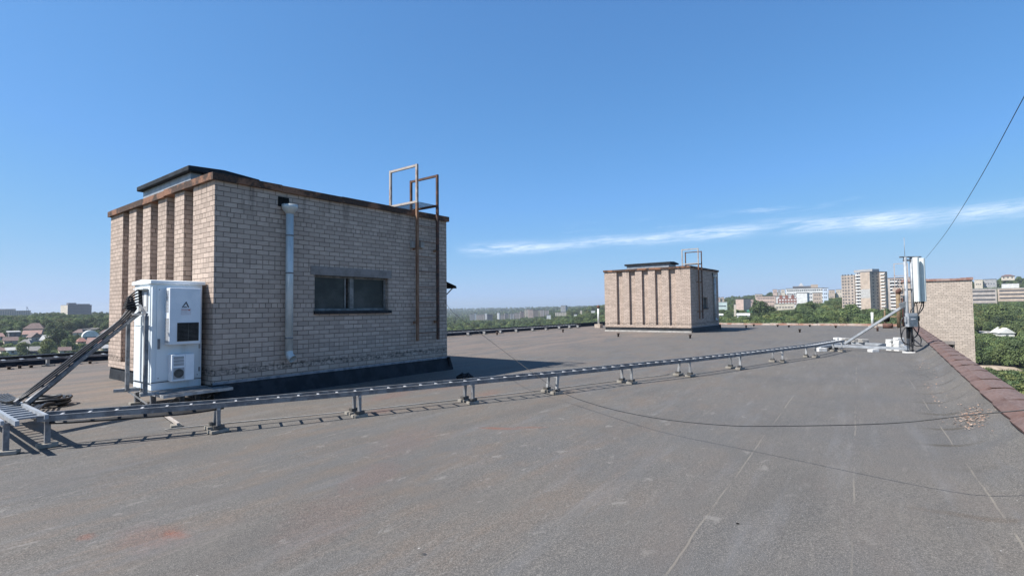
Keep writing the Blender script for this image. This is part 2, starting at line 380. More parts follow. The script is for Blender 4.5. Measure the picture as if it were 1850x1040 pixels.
def wallmat(name, col, var=.12):
    return two(name, tuple(x * (1 - var) for x in col), tuple(min(1, x * (1 + var)) for x in col), .25, rough=.9, bstr=.02, grain=.08)
for k, c in {'w_white': (.62, .62, .60), 'w_cream': (.55, .49, .40), 'w_beige': (.44, .36, .29), 'w_pink': (.50, .38, .32), 'w_grey': (.34, .34, .34), 'w_dark': (.13, .13, .14),
             'w_tower': (.40, .335, .28), 'w_panel': (.42, .37, .33), 'w_brown': (.24, .11, .085), 'w_teal': (.50, .60, .58), 'w_blue': (.50, .57, .66)}.items(): MAT[k] = wallmat(k, c)
for k, c in {'r_brown': (.17, .115, .10), 'r_red': (.26, .13, .10), 'r_salmon': (.33, .20, .165), 'r_grey': (.22, .21, .20), 'r_dark': (.075, .072, .075), 'r_pale': (.42, .41, .39), 'r_white': (.66, .66, .64), 'r_green': (.07, .27, .16)}.items():
    MAT[k] = two(k, tuple(x * .85 for x in c), tuple(x * 1.15 for x in c), .8, rough=.8, bstr=.05, grain=.1)
MAT['pane'] = two('far_window_pane', (.035, .04, .05), (.07, .08, .095), .5, rough=.3, bstr=0)

# ================================================================== THE ROOF
LIPV = lambda u: -1.05 + .0235 * u                             # inner lip of the near parapet
BACKV, FARU = 20.35, 43.9
def deck():
    us = list(np.arange(-7, 22, .16)) + list(np.arange(22, FARU + .01, .5)); us[-1] = FARU
    offs = [0, .05, .1, .16, .22, .3, .38, .46, .56, .68, .85, 1.1, 1.5, 2, 3, 4, 5, 6, 7, 8, 9, 10, 11, 12, 13, 14, 15, 16, 17, 18, 19, 20]
    rr = random.Random(3); ph = [rr.uniform(0, 6.28) for _ in range(8)]
    vs = []
    for u in us:
        lv = LIPV(u)
        for j, o in enumerate(offs):
            v = lv + o if j < len(offs) - 1 else BACKV + .02
            if v > BACKV: v = BACKV - .001 * (len(offs) - j)
            z = 0
            if o < .56:
                k = 1 - o / .56; z = .250 * k ** 1.9
                z += .016 * math.sin(u * 6.3 + ph[0] + o * 5 + .8 * math.sin(u * 1.7)) * math.sin(math.pi * min(1, o / .5))
            z += .006 * math.sin(u * .9 + ph[1]) * math.sin(v * .8 + ph[2]) + .003 * math.sin(u * 2.3 + v * 1.9 + ph[3])
            vs.append((u, v, z))
    n = len(offs); fs = []
    for i in range(len(us) - 1):
        for j in range(n - 1): fs.append((i * n + j, (i + 1) * n + j, (i + 1) * n + j + 1, i * n + j + 1))
    mb = MB(); mb.add(vs, fs, True)
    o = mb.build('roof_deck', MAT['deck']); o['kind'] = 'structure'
    if o.data.polygons[0].normal.z < 0: o.data.flip_normals()
deck()
# the apartment block under the roof
t = thing('apartment_block', 18, 9.6, -28, 'brick apartment block whose flat grey roof fills the foreground', 'building')
mb = MB(); poly = [(-7, LIPV(-7) - .22), (FARU + .08, LIPV(FARU) - .22), (FARU + .08, BACKV + .3), (-7, BACKV + .3)]
mb.prism(poly, 'z', -28, -.06).build('wall', MAT['brick_far'], t)

# near parapet with its rusted sheet capping
t = thing('parapet', 18, -.9, -.05, 'low roof-edge wall capped with overlapping rusty red-brown metal sheets', 'parapet')
mb = MB(); mb.prism([(-7, LIPV(-7) - .02), (FARU, LIPV(FARU) - .02), (FARU, LIPV(FARU) - .31), (-7, LIPV(-7) - .31)], 'z', -.05, .245).build('wall', MAT['brick_far'], t)
u = -6.4; rr = random.Random(11)
while u < 41:
    L = rr.uniform(1.02, 1.28); a, b = u, min(u + L + .05, 41.2)
    mb = MB(); rings = []
    nst = 7; tilt = rr.uniform(-.008, .008)
    for i in range(nst):
        f = i / (nst - 1); uu = a + (b - a) * f; lv = LIPV(uu) + rr.uniform(-.004, .004)
        fl = .012 * (1 - f) + (.004 if i == 0 else 0)          # near end lies over the next sheet
        dip = .012 * math.sin(f * math.pi) * rr.uniform(.4, 1.4)
        sk = -.10 * (1 - f) ** 3                               # the inner corner is cut back
        prof = [(.028 + fl * .3 + sk * .3, .246 + dip * .5 - fl * .5), (.034 + fl * .4 + sk * .3, .262 + dip), (-.095, .318 + fl * .8 + tilt), (-.23, .332 + fl * .8), (-.32, .325 + fl * .8), (-.33, .27)]
        rings.append([(uu, lv + p, z) for p, z in prof])
    vs = [p for r_ in rings for p in r_]; m_ = len(rings[0]); fs = []
    for i in range(nst - 1):
        for j in range(m_ - 1): fs.append((i * m_ + j, i * m_ + j + 1, (i + 1) * m_ + j + 1, (i + 1) * m_ + j))
    # a little standing fold at the near end
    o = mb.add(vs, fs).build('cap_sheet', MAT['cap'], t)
    md = o.modifiers.new('s', 'SOLIDIFY'); md.thickness = .006; md.offset = 1
    u += L

# back parapet and far roof edge
t = thing('parapet', 18, BACKV, -.05, 'low dark felt-covered parapet along the far side of the roof, above the valley', 'parapet')
MB().prism([(BACKV, -.05), (BACKV - .05, .0), (BACKV + .02, .10), (BACKV + .04, .25), (BACKV + .28, .25), (BACKV + .28, -.05)], 'x', -7, FARU).build('felt_face', MAT['bitumen'], t)
MB().box(-7, FARU, BACKV - .005, BACKV + .32, .252, .285).build('cap_strip', MAT['bitumen'], t)
t = thing('roof_edge_strip', FARU, 9, 0, 'thin rusty metal strip along the far end of the roof', 'roof edge')
mb = MB(); rr = random.Random(5); v = -.1
while v < BACKV - .1:
    L = rr.uniform(1.2, 2.0); z = .13 + rr.uniform(-.02, .02)
    mb.prism([(FARU - .06, -.02), (FARU - .03, z), (FARU + .15, z + .01), (FARU + .15, -.02)], 'y', v, min(v + L - .02, BACKV)); v += L
mb.build('rust_strip', two('far_edge_rust', (.25, .12, .08), (.42, .36, .31), .9, .42, .58, grain=.2), t)

# ------------------------------------------------------------------ lift penthouses
def obj_copy(o): 
    c = o.copy(); C.objects.link(c); return c
def penthouse(u0, v0, label, spout, win, ladder_u, sky_v, awning=False, far=False):
    u1, v1 = u0 + 5.5, v0 + 5.42; ZT = 3.72
    t = thing('lift_penthouse', u0, v0, 0, label, 'rooftop building', 'brick lift penthouses on the roof')
    bm_ = MAT['brick']; mb = MB()
    # window opening in the v0 wall: wall built of pieces round it
    wu0, wu1, wz0, wz1 = win
    D = .14
    rec = []                                                  # recesses in the u0 face, from near corner outwards
    p = v0 + .86
    for k in range(5): rec.append((p, p + .40)); p += .40 + .43
    # core shell: u0 face at depth D inside recess
    def wall_v(va, z0, z1, ua, ub): mb.box(ua, ub, va, va + .3, z0, z1)
    mb.box(u0 + D + .01, u1, v0 + .3, v1, .0, ZT)             # inner core
    mb.box(u0 + D + .01, wu0, v0, v0 + .3, .0, ZT); mb.box(wu1, u1, v0, v0 + .3, .0, ZT)
    mb.box(wu0, wu1, v0, v0 + .3, .0, wz0); mb.box(wu0, wu1, v0, v0 + .3, wz1, ZT)
    # pilasters
    edges = [v0] + [x for r_ in rec for x in r_] + [v1]
    for k in range(0, len(edges), 2): mb.box(u0, u0 + D + .01, edges[k], edges[k + 1], .42, ZT)
    mb.box(u0, u0 + D + .01, v0, v1, .28, .42)
    mb.build('wall', bm_, t)
    # flashing turned up against the walls, flared onto the deck
    mb = MB(); o_ = .13; h = .315
    for z_ in (0,):
        mb.prism([(v0 - o_, -.02), (v0 - .02, .26), (v0 - .012, h), (v0 + .02, h), (v0 + .02, -.02)], 'x', u0 - .01, u1 + .01)
        mb.prism([(u1 + o_, -.02), (u1 + .02, .26), (u1 + .012, h), (u1 - .02, h), (u1 - .02, -.02)], 'y', v0 - .1, v1)
        mb.prism([(u0 + .02, -.02), (u0 + .035, .2), (u0 + .05, .275), (u0 + .18, .275), (u0 + .18, -.02)], 'y', v0 + .0, v1)
    mb.build('flashing', MAT['bitumen'], t)
    if far: MB().box(u0 - .06, u0 + .016, v0 - .02, v1, -.02, .10).build('plinth', MAT['concrete'], t)
    MB().box(u0 - .005, u1 + .015, v0 - .022, v0 - .006, h - .03, h + .012).build('flashing_strip', MAT['flash_edge'], t)
    # roof slab edge
    mb = MB(); rr = random.Random(int(u0 * 10)); ov = .055
    def rim(ax, a, b, c0, c1):
        p_ = a
        while p_ < b - .01:
            q_ = min(b, p_ + rr.uniform(.7, 1.5)); zz = rr.uniform(-.012, .012)
            if ax == 'u': mb.box(p_, q_ - .004, c0, c1, ZT - .005 + zz, ZT + .115 + zz)
            else: mb.box(c0, c1, p_, q_ - .004, ZT - .005 + zz, ZT + .115 + zz)
            p_ = q_
    rim('u', u0 - ov, u1 + ov, v0 - ov, v0 + .05); rim('v', v0 + .052, v1 + ov, u0 - ov, u0 + .16)
    rim('v', v0 + .052, v1 + ov, u1 - .05, u1 + ov); rim('u', u0 + .162, u1 - .052, v1 - .05, v1 + ov)
    mb.build('rusty_roof_edge', MAT['rust_edge'], t)
    MB().box(u0 + .165, u1 - .055, v0 + .055, v1 - .055, ZT, ZT + .07).build('roof_slab', MAT['bitumen'], t)
    # hatch box with overhanging black lid
    a, b = sky_v; hd = -.27 if far else 0
    hb = MB().box(u0 + .50, u0 + 1.7, a + .14, b - .12, ZT + .07, ZT + .62 + hd).build('hatch_box', MAT['galv_light'], t)
    lid = MB(); lid.prism([(u0 + .40, ZT + .62 + hd), (u0 + .40, ZT + .73 + hd), (u0 + 1.1, ZT + .77 + hd), (u0 + 1.85, ZT + .71 + hd), (u0 + 1.85, ZT + .62 + hd)], 'y', a, b)
    lo = lid.build('hatch_lid', MAT['bitumen'], t, bevel=.02)
    # lintel, window
    if not far:
        MB().box(wu0 - .09, wu1 + .08, v0 - .012, v0 + .1, wz1, wz1 + .17).build('lintel', MAT['lintel'], t)
    wf = MB(); q = v0 + .10
    wf.box(wu0, wu0 + .05, q, q + .06, wz0, wz1); wf.box(wu1 - .05, wu1, q, q + .06, wz0, wz1)
    wf.box(wu0 + .05, wu1 - .05, q, q + .06, wz0, wz0 + .05); wf.box(wu0 + .05, wu1 - .05, q, q + .06, wz1 - .04, wz1)
    mid = (wu0 + wu1) / 2
    wf.box(mid - .045, mid + .045, q - .02, q + .06, wz0 + .05, wz1 - .04)
    wf.box(mid - .16, mid - .13, q, q + .05, wz0 + .05, wz1 - .04)
    wn = wf.build('window', MAT['win_frame'], t)
    ORI[wn.name] = ORI[t.name]
    MB().box(wu0 + .05, mid - .16, q + .02, q + .035, wz0 + .05, wz1 - .04).build('pane', MAT['glass'], wn)
    MB().box(mid + .045, wu1 - .05, q + .02, q + .035, wz0 + .05, wz1 - .04).build('pane', MAT['glass'], wn)
    MB().box(wu0 - .02, wu1 + .05, v0 - .05, v0 + .1, wz0 - .06, wz0 + .004).build('sill', MAT['bitumen'], wn)
    # downspout with its hopper and scupper hole
    s = spout
    d = thing('downspout', s, v0 - .12, .6, 'galvanised downspout with funnel top on the shaded wall of the ' + ('far' if far else 'near') + ' penthouse', 'drainpipe')
    q = v0 - .11
    p_ = MB().tube([(s, q, 3.36), (s, q, .74)], .068, 16)
    p_.build('pipe', MAT['zinc_pipe'], d)
    MB().tube([(s, q, .76), (s, q - .02, .68), (s + .02, q - .10, .62)], [.069, .071, .075], 14, False).build('outlet_elbow', MAT['zinc_pipe'], d)
    MB().tube([(s, q, 3.3), (s, q, 3.38), (s, q, 3.42), (s, q, 3.47)], [.068, .125, .145, .145], 14).build('funnel', MAT['zinc_pipe'], d)
    for zz in (1.0, 2.2, 2.9): MB().tube([(s, q, zz - .012), (s, q, zz + .012)], .073, 14).box(s - .012, s + .012, q, v0 + .004, zz - .01, zz + .01).build('clamp', MAT['galv_dark'], d)
    MB().box(s - .17, s + .04, v0 - .008, v0 + .1, 3.44, 3.62).build('scupper', MAT['dark'], t)
    # small wall brackets + ladder with top platform
    lu0, lu1 = ladder_u; vf, vb = v0 - .13, v0 + .82
    l = thing('roof_ladder', (lu0 + lu1) / 2, vf, .76, 'rusty ladder frame with slatted top platform on the ' + ('far' if far else 'near') + ' penthouse', 'ladder', 'roof ladders on the penthouses')
    for uu, top, m_, wt in ((lu0, 4.92, 'rust_pole', 'worn_pole'), (lu1, 4.80, 'rust_shaded', 'rust_shaded')):
        MB().box(uu - .028, uu + .028, vf - .028, vf + .028, .77, 4.0).build('pole', MAT[m_], l)
        MB().box(uu - .026, uu + .026, vf - .026, vf + .026, 4.004, top).build('pole', MAT[wt], l)
        MB().box(uu - .026, uu + .026, vb - .026, vb + .026, ZT + .02, top).build('pole', MAT[wt], l)
        MB().bar((uu, vf + .03, top - .03), (uu, vb - .03, top - .03), .05, .05).build('handrail', MAT[wt], l)
        MB().bar((uu, vf + .03, 4.03), (uu, vb - .03, 4.03), .05, .05).build('platform_rail', MAT[wt], l)
    mb = MB()
    for k in range(11):
        vv = vf + .09 + k * .09; mb.bar((lu0 + .026, vv, 4.05), (lu1 - .026, vv, 4.05), .035, .008)
    mb.build('platform', MAT['win_frame'], l)
    for k in range(8):
        zz = .95 + k * .36
        if zz < 3.95: MB().tube([(lu0 + .02, vf, zz), (lu1 - .02, vf, zz)], .009, 6).build('rung', MAT['rust_pole'], l)
    for zz in (2.93, 1.2):
        MB().box(lu0 - .02, lu0 + .02, vf + .02, v0 + .01, zz - .03, zz + .03).build('bracket', MAT['rust_pole'], l)
        MB().box(lu1 - .02, lu1 + .02, vf + .02, v0 + .01, zz - .03, zz + .03).build('bracket', MAT['rust_pole'], l)
    return t
penthouse(3.80, 9.17, 'large brick penthouse with pilasters at left, nearest of the rooftop brick boxes', 5.07, (5.65, 7.46, 1.49, 2.2), (8.20, 8.86), (11.35, 14.3))
penthouse(29.5, 9.72, 'small-looking brick penthouse with pilasters standing alone in the middle of the roof', 33.85, (31.55, 32.65, 1.40, 2.05), (30.62, 31.22), (11.0, 13.95), far=True)
# awning on the end wall of the near penthouse
t = thing('awning', 9.4, 9.9, 2.0, 'dark metal awning sticking out past the right end of the near brick penthouse', 'awning')
MB().prism([(9.31, 2.20), (9.31, 2.24), (9.78, 2.10), (9.80, 2.04), (9.76, 2.05)], 'y', 9.3, 10.45).build('sheet', MAT['dark'], t)
for vv in (9.35, 10.4): MB().bar((9.31, vv, 1.75), (9.72, vv, 2.06), .02, .02).build('strut', MAT['rust'], t)
# ventilation blocks on the near penthouse wall
for uu, zz, lb in ((8.27, 3.0, 'small concrete block stuck to the shaded brick wall left of the ladder'), (8.55, 3.03, 'small pale wall box between the two ladder poles')):
    single(MB().box(uu - .18, uu - .07, 9.10, 9.166, zz - .06, zz + .09), 'wall_block', MAT['concrete'], lb, 'wall box')

# ------------------------------------------------------------------ third penthouse beyond the parapet
U3 = 41.0
t = thing('stair_tower', U3, -1.5, -28, 'pale brick stair tower with rusty roof edge behind the antenna mast', 'rooftop building')
mb = MB(); va, vb = .13, -3.19; wa, wb = -1.62, -2.28
mb.box(U3 + .25, U3 + 5.4, vb, va, -28, 2.9)
mb.box(U3, U3 + .25, vb, wb, -28, 2.9); mb.box(U3, U3 + .25, wa, va, -28, 2.9)
mb.box(U3, U3 + .25, wb, wa, -28, -1.62); mb.box(U3, U3 + .25, wb, wa, -.98, 2.9)
mb.build('wall', MAT['brick_far'], t)
MB().box(U3 - .012, U3 + .1, -2.3, .0, -.975, -.76).build('lintel', MAT['lintel'], t)
MB().box(U3 + .14, U3 + .17, wb, wa, -1.62, -.98).build('window', MAT['dark'], t)
MB().box(U3 + .10, U3 + .138, wb + .02, wb + .09, -1.62, -.98).box(U3 + .10, U3 + .138, wa - .3, wa - .24, -1.62, -.98).build('window_frame', MAT['win_frame'], t)
mb = MB(); rr = random.Random(8); v = vb - .06
while v < va + .05:
    q = min(va + .06, v + rr.uniform(.25, .5)); zz = rr.uniform(-.02, .03)
    mb.box(U3 - .06, U3 + .3, v, q - .003, 2.89 + zz * .3, 3.03 + zz); v = q
mb.box(U3 + .302, U3 + 5.45, vb - .06, va + .06, 2.89, 3.0)
mb.build('rusty_roof_edge', two('tower_edge_rust', (.24, .115, .09), (.40, .31, .27), 2.5, .4, .6, grain=.35), t)
# ledge and ladder frame left of it
MB().box(U3 - .08, U3 + .6, va + .004, va + .5, 2.3, 2.55).build('cornice_block', MAT['brick_far'], t)
l = thing('roof_ladder', U3 + 1, .42, 2.5, 'thin rusty hoop frame on the left edge of the stair tower roof', 'ladder', None)
for vv in (.52, -.18): MB().box(U3 + .98, U3 + 1.03, vv - .022, vv + .022, 2.2 if vv > 0 else 3.0, 4.12).build('pole', MAT['worn_pole'], l)
MB().bar((U3 + 1.0, .54, 4.14), (U3 + 1.0, -.2, 4.14), .04, .04).build('handrail', MAT['worn_pole'], l)
MB().bar((U3 + 1.0, .5, 3.35), (U3 + 1.0, -.16, 3.35), .035, .035).build('handrail', MAT['worn_pole'], l)
t = thing('vent_pipe', 41.3, .33, 0, 'tall yellowish rusty vent pillar left of the stair tower', 'vent pipe')
MB().tube([(40.6, .36, -.02), (40.6, .36, 2.15)], .12, 12).build('pipe', MAT['yellow_pipe'], t)
MB().tube([(40.6, .36, 2.15), (40.6, .34, 2.32), (40.6, .2, 2.42)], [.13, .15, .12], 12).build('bent_cap', MAT['rust'], t)
MB().tube([(40.72, .16, 0), (40.72, .16, 1.9)], .05, 10).build('side_pipe', MAT['rust'], t)
single(MB().tube([(40.2, .93, 0), (40.2, .93, .30)], .27, 18), 'rusty_drum', MAT['rust'], 'short rusty drum lying on the roof left of the vent pillar', 'drum')
b = MB(); b.tube([(41.1, 1.02, .36), (41.1, 1.02, .42), (41.1, 1.02, .68)], [.10, .17, .21], 14, False); b.tube([(41.1, 1.02, .36), (41.1, 1.02, .37)], .10, 14)
single(b, 'bucket', MAT['dark'], 'black bucket hanging under the crossbar behind the rusty drum', 'bucket')
t = thing('post_frame', 41.5, 1.1, 0, 'yellowed pole with a low crossbar holding a bucket, beside the stair tower', 'frame')
MB().tube([(41.5, 1.10, 0), (41.5, 1.10, 1.12)], .045, 8).build('pole', MAT['yellow_pipe'], t)
MB().bar((41.5, 1.14, .71), (40.75, .45, .71), .07, .09).build('crossbar', MAT['yellow_pipe'], t)
t = thing('vent_pipe', 41.6, 1.8, 0, 'short white vent pipe at the far end of the roof', 'vent pipe')
MB().tube([(41.6, 1.78, .1), (41.6, 1.78, .98)], .075, 12).build('pipe', MAT['radome'], t)
MB().box(41.35, 41.85, 1.55, 2.0, -.01, .10).build('base', MAT['brick_far'], t)
single(MB().tube([(35.5, 1.30, 0), (35.5, 1.30, .16), (35.5, 1.30, .2)], [.05, .05, .08], 8), 'vent_stub', MAT['rust'], 'rusty stub in front of the short white vent pipe', 'vent stub')
t = thing('flue_pipe', 34.3, 18.2, 0, 'white flue pipe with a dark cap beside the back parapet', 'flue pipe')
MB().tube([(34.3, 18.15, .25), (34.3, 18.15, 1.45)], .065, 12).build('pipe', MAT['radome'], t)
MB().tube([(34.3, 18.15, 1.45), (34.3, 18.15, 1.55), (34.3, 18.15, 1.68)], [.09, .13, .05], 12).build('cap', MAT['rust'], t)
MB().box(34.05, 34.5, 17.9, 18.35, -.01, .27).build('base', MAT['brick_far'], t)

# small stubs standing on the deck
stubs = [(24.24, 11.71, 'left of the far penthouse front'), (24.43, 8.12, 'in front of the far penthouse corner'), (27.17, 16.83, 'near the back cable ladder'),
         (22.8, 18.51, 'close to the back parapet'), (37.76, 8.72, 'right of the far penthouse shadow'), (40.47, 7.25, ''), (39.68, 6.42, ''), (32.55, 4.73, 'right of centre in the far roof'),
         (41.16, 5.35, ''), (39.7, 3.68, ''), (41.0, 8.93, ''), (2.86, 19.38, ''), (3.09, 19.49, ''), (3.31, 19.4, ''), (3.97, 19.38, ''), (4.6, 19.35, ''), (5.1, 19.3, '')]
sp = None
for i, (u, v, d) in enumerate(stubs):
    lb = 'small dark stub standing on the roof felt ' + d if d else ('small dark cleat near the parapet at the far left' if u < 10 else 'small dark stub near the far rusty roof edge')
    gr = 'cleats by the left parapet' if u < 10 and not d else 'roof stubs'
    if sp is None:
        sp = single(MB().tube([(u, v, 0), (u, v, .13), (u, v, .135), (u, v, .19)], [.045, .045, .075, .07], 10), 'roof_stub', two('stub_rust', (.045, .035, .03), (.10, .065, .05), 8, rough=.9), lb, 'roof stub', gr); o = sp
    else:
        o = obj_copy(sp); o.location = W(u, v, 0); o['label'] = lb; o['group'] = gr
    if u < 10: o.scale = (.8, .8, .42)
    elif not d: o.scale = (1.2, 1.2, .8)

# ------------------------------------------------------------------ cable ladders
ordn = ['first', 'second', 'third', 'fourth', 'fifth', 'sixth', 'seventh', 'eighth', 'ninth', 'tenth', 'eleventh', 'twelfth', 'thirteenth', 'fourteenth']
def polyl(pts, s):
    """point and direction at arc length s"""
    for a, b in zip(pts, pts[1:]):
        a_, b_ = Vector(a), Vector(b); L = (b_ - a_).length
        if s <= L or b is pts[-1]: return a_ + (b_ - a_) * (s / L), (b_ - a_).normalized()
        s -= L
FR = [(1.36, 7.62, .345), (2.91, 6.84, .335), (4.48, 6.13, .335), (6.14, 5.48, .335), (7.7, 4.88, .335), (9.45, 4.30, .335), (11.13, 3.72, .335), (13.02, 3.15, .335), (15.08, 2.60, .335), (17.01, 2.08, .335), (19.9, 1.62, .33)]
def offset(pts, d):
    out = []
    for i, p in enumerate(pts):
        a = Vector(pts[max(i - 1, 0)]); b = Vector(pts[min(i + 1, len(pts) - 1)]); t_ = (b - a); t_.z = 0; t_.normalize()
        n_ = Vector((-t_.y, t_.x, 0)); out.append(tuple(Vector(p) + n_ * d))
    return out
BK = offset(FR, .27)
t = thing('cable_ladder', 9.5, 4.3, 0, 'long galvanised cable ladder on short legs running across the roof to the mast', 'cable tray')
for side, pts in (('f', FR), ('b', BK)):
    mb = MB()
    for a, b in zip(pts, pts[1:]):
        mb.bar(a, b, .022, .060)
        up = Vector((0, 0, .030)); mb.bar(Vector(a) + up, Vector(b) + up, .034, .006)
    mb.build('side_rail', MAT['galv_dark'], t)
tot = sum((Vector(b) - Vector(a)).length for a, b in zip(FR, FR[1:]))
s = .16; cnt = 0
while s < tot and cnt < 98:
    p, d = polyl(FR, s); n_ = Vector((-d.y, d.x, 0)).normalized()
    a = p + n_ * .012 + Vector((0, 0, .004)); b = p + n_ * .262 + Vector((0, 0, .004))
    o = MB().bar(a, b, .026, .014).build('rung', MAT['galv_bright'], t); s += .252; cnt += 1
# joint plates
for q in FR[1:-1]:
    p = Vector(q)
legs = [(2.91, 6.84, 0), (4.48, 6.13, 1), (6.14, 5.48, 1), (7.7, 4.88, 1), (9.45, 4.30, 1), (11.13, 3.72, 1), (13.02, 3.15, 1), (15.08, 2.60, 1), (17.01, 2.08, 1), (19.6, 1.66, 1)]
rr = random.Random(2); padsrc = None
def pad(u, v, lb, gr='concrete pads under the cable ladder', sx=1.0):
    global padsrc
    if padsrc is None:
        padsrc = single(MB().box(u - .10, u + .10, v - .07, v + .07, 0, .042), 'concrete_pad', two('weathered_pad', (.20, .18, .15), (.33, .31, .27), 9, rough=.95, grain=.35, bstr=.6), lb, 'concrete pad', gr, bevel=.006); o = padsrc
    else:
        o = obj_copy(padsrc); o.location = W(u, v, 0); o['label'] = lb; o['group'] = gr
    o.rotation_euler.z = A0 + rr.uniform(-.5, .1); o.scale = (sx * rr.uniform(.85, 1.1), rr.uniform(.85, 1.1), rr.uniform(.9, 1.15))
for i, (u, v, both) in enumerate(legs):
    n_ = Vector((.34, .94, 0)).normalized()
    for j in range(2):
        ex = rr.uniform(.0, .05) if j else 0
        top = Vector((u, v, .305)) + n_ * (.012 + .255 * j); lean = rr.uniform(-.05, .05) if i > 1 else 0
        bot = Vector((u + lean, v, .05)) + n_ * (.012 + .255 * j + ex)
        if j and not both: bot = Vector((u - .03, v, .05)) + n_ * .29
        MB().bar(bot, top, .045, .035, (1, 0, 0)).build('leg', MAT['galv_dark'] if i < 3 else MAT['galv'], t)
        MB().box(bot.x - .05, bot.x + .06, bot.y - .04, bot.y + .05, .047, .085).build('foot_clamp', MAT['grille'], t)
        pad(bot.x, bot.y, 'concrete pad under the %s cable ladder leg of the %s pair from the left' % (('front', 'rear')[j], ordn[i]))
    a = Vector((u, v, .29)); MB().bar(a - n_ * .02, a + n_ * .30, .03, .02).build('cross_strut', MAT['galv'], t)

# the short wide ladder piece at the far left, at right angles
t = thing('cable_ladder', 1.3, 8.2, 0, 'short cable ladder piece with cables and wide rungs at the left edge of the picture', 'cable tray')
MB().bar((1.425, 7.55, .365), (1.425, 9.9, .365), .035, .05).build('side_rail', MAT['galv_light'], t)
MB().bar((1.165, 7.40, .36), (1.165, 9.9, .36), .035, .05).build('side_rail', MAT['galv_light'], t)
MB().bar((1.085, 7.62, .35), (1.085, 9.9, .35), .03, .045).build('side_rail', MAT['galv_light'], t)
for k in range(12): MB().bar((1.19, 7.75 + k * .19, .355), (1.40, 7.75 + k * .19, .355), .045, .02).build('rung', MAT['galv_light'], t)
for (u, v) in ((1.13, 7.72), (1.47, 7.74)):
    MB().bar((u, v, .04), (u, v, .335), .05, .05, (1, 0, 0)).build('leg', MAT['galv_dark'], t)
pad(1.13, 7.72, 'concrete pad under the leg at the lower left corner of the picture', sx=1.05); pad(1.47, 7.74, 'concrete pad under the second leg from the left edge', sx=1.0)
for (u, v) in ((1.13, 9.6), (1.42, 9.6)): MB().bar((u, v, 0), (u, v, .335), .05, .05, (1, 0, 0)).build('leg', MAT['galv_dark'], t)

# inclined ladder up to the cabinet, with its black cables
t = thing('cable_ladder', 1.6, 8.8, .35, 'steep cable ladder rising from the floor ladder to the white cabinet', 'cable tray')
A, B = Vector((1.40, 8.72, .40)), Vector((2.93, 9.90, 1.50)); sd = Vector((B - A)).cross(Vector((0, 0, 1))).normalized()
for k in (-.07, .07): MB().bar(A + sd * k, B + sd * k, .03, .05).build('side_rail', MAT['galv_dark'], t)
for k in range(10): p = A.lerp(B, (k + .5) / 10); MB().bar(p - sd * .09, p + sd * .09, .03, .02).build('rung', MAT['galv'], t)
GL = [(2.985, 9.86 - .01 * k, 1.84 - .047 * k) for k in range(6)]
cab_cable = []
for k in range(6):
    s_ = -.05 + .02 * k; up = Vector((0, 0, .040 + .014 * (k % 2)))
    pts = [Vector((1.30 + .03 * k, 9.9, .40)), Vector((1.30 + .03 * k, 9.3, .39)), A + sd * s_ * .6 + Vector((-.02, .1, .03)), A.lerp(B, .15) + sd * s_ + up, A.lerp(B, .5) + sd * s_ + up, A.lerp(B, .85) + sd * s_ + up,
           B + sd * s_ * .6 + Vector((-.02, 0, .08 + .03 * (5 - k))), Vector((2.80 - .01 * k, 9.88, 1.72 - .03 * k)), Vector(GL[k]) + Vector((-.06, 0, .012)), Vector(GL[k])]
    # smooth
    sm = []
    for a, b, c_, d_ in zip([pts[0]] + pts[:-2], pts[:-1], pts[1:], pts[2:] + [pts[-1]]):
        for q in (0, .25, .5, .75):
            sm.append(.5 * ((2 * b) + (c_ - a) * q + (2 * a - 5 * b + 4 * c_ - d_) * q * q + (3 * b - a - 3 * c_ + d_) * q ** 3))
    sm.append(pts[-1])
    single(MB().tube(sm, .0125, 7), 'power_cable', MAT['cable'], 'thick black cable on the steep ladder, entering the white cabinet side', 'cable', 'black cables into the cabinet', org=(1.4, 8.8, .35))
mb = MB()
for k in range(3):
    s_ = -.03 + .03 * k; q = [A.lerp(B, f) + sd * s_ + Vector((0, 0, -.05 - .05 * math.sin(f * 3.0 + k) ** 2)) for f in (0, .12, .25, .4, .55, .7)]
    mb.tube([A + sd * s_ + Vector((.05, .8, -.06))] + q, .014, 6)
single(mb, 'cable_bundle', MAT['cable'], 'thick dark cables tied under the lower half of the steep ladder', 'cable bundle')
# black cable bundle running along the floor ladder's foot and its slack coil behind
def smooth(pts, n=6):
    pts = [Vector(p) for p in pts]; sm = []
    for a, b, c_, d_ in zip([pts[0]] + pts[:-2], pts[:-1], pts[1:], pts[2:] + [pts[-1]]):
        for i in range(n):
            q = i / n; sm.append(.5 * ((2 * b) + (c_ - a) * q + (2 * a - 5 * b + 4 * c_ - d_) * q * q + (3 * b - a - 3 * c_ + d_) * q ** 3))
    return sm + [pts[-1]]
mb = MB(); cx, cy = 2.12, 11.1
for k in range(9):
    r1 = .15 + .028 * (k % 4); pts = [(cx + r1 * (1 + .15 * math.sin(2 * a + k)) * math.cos(a) + .03 * math.sin(k * 2.1), cy + r1 * 1.25 * math.sin(a), .035 + .028 * (k // 2) + .008 * math.sin(3 * a + k)) for a in np.linspace(0, 6.283, 26)]
    mb.tube(pts, .022, 6, False)
single(mb, 'cable_coil', MAT['cable'], 'flat coil of thick black cable lying on the roof behind the steep ladder', 'cable coil')
mb = MB()
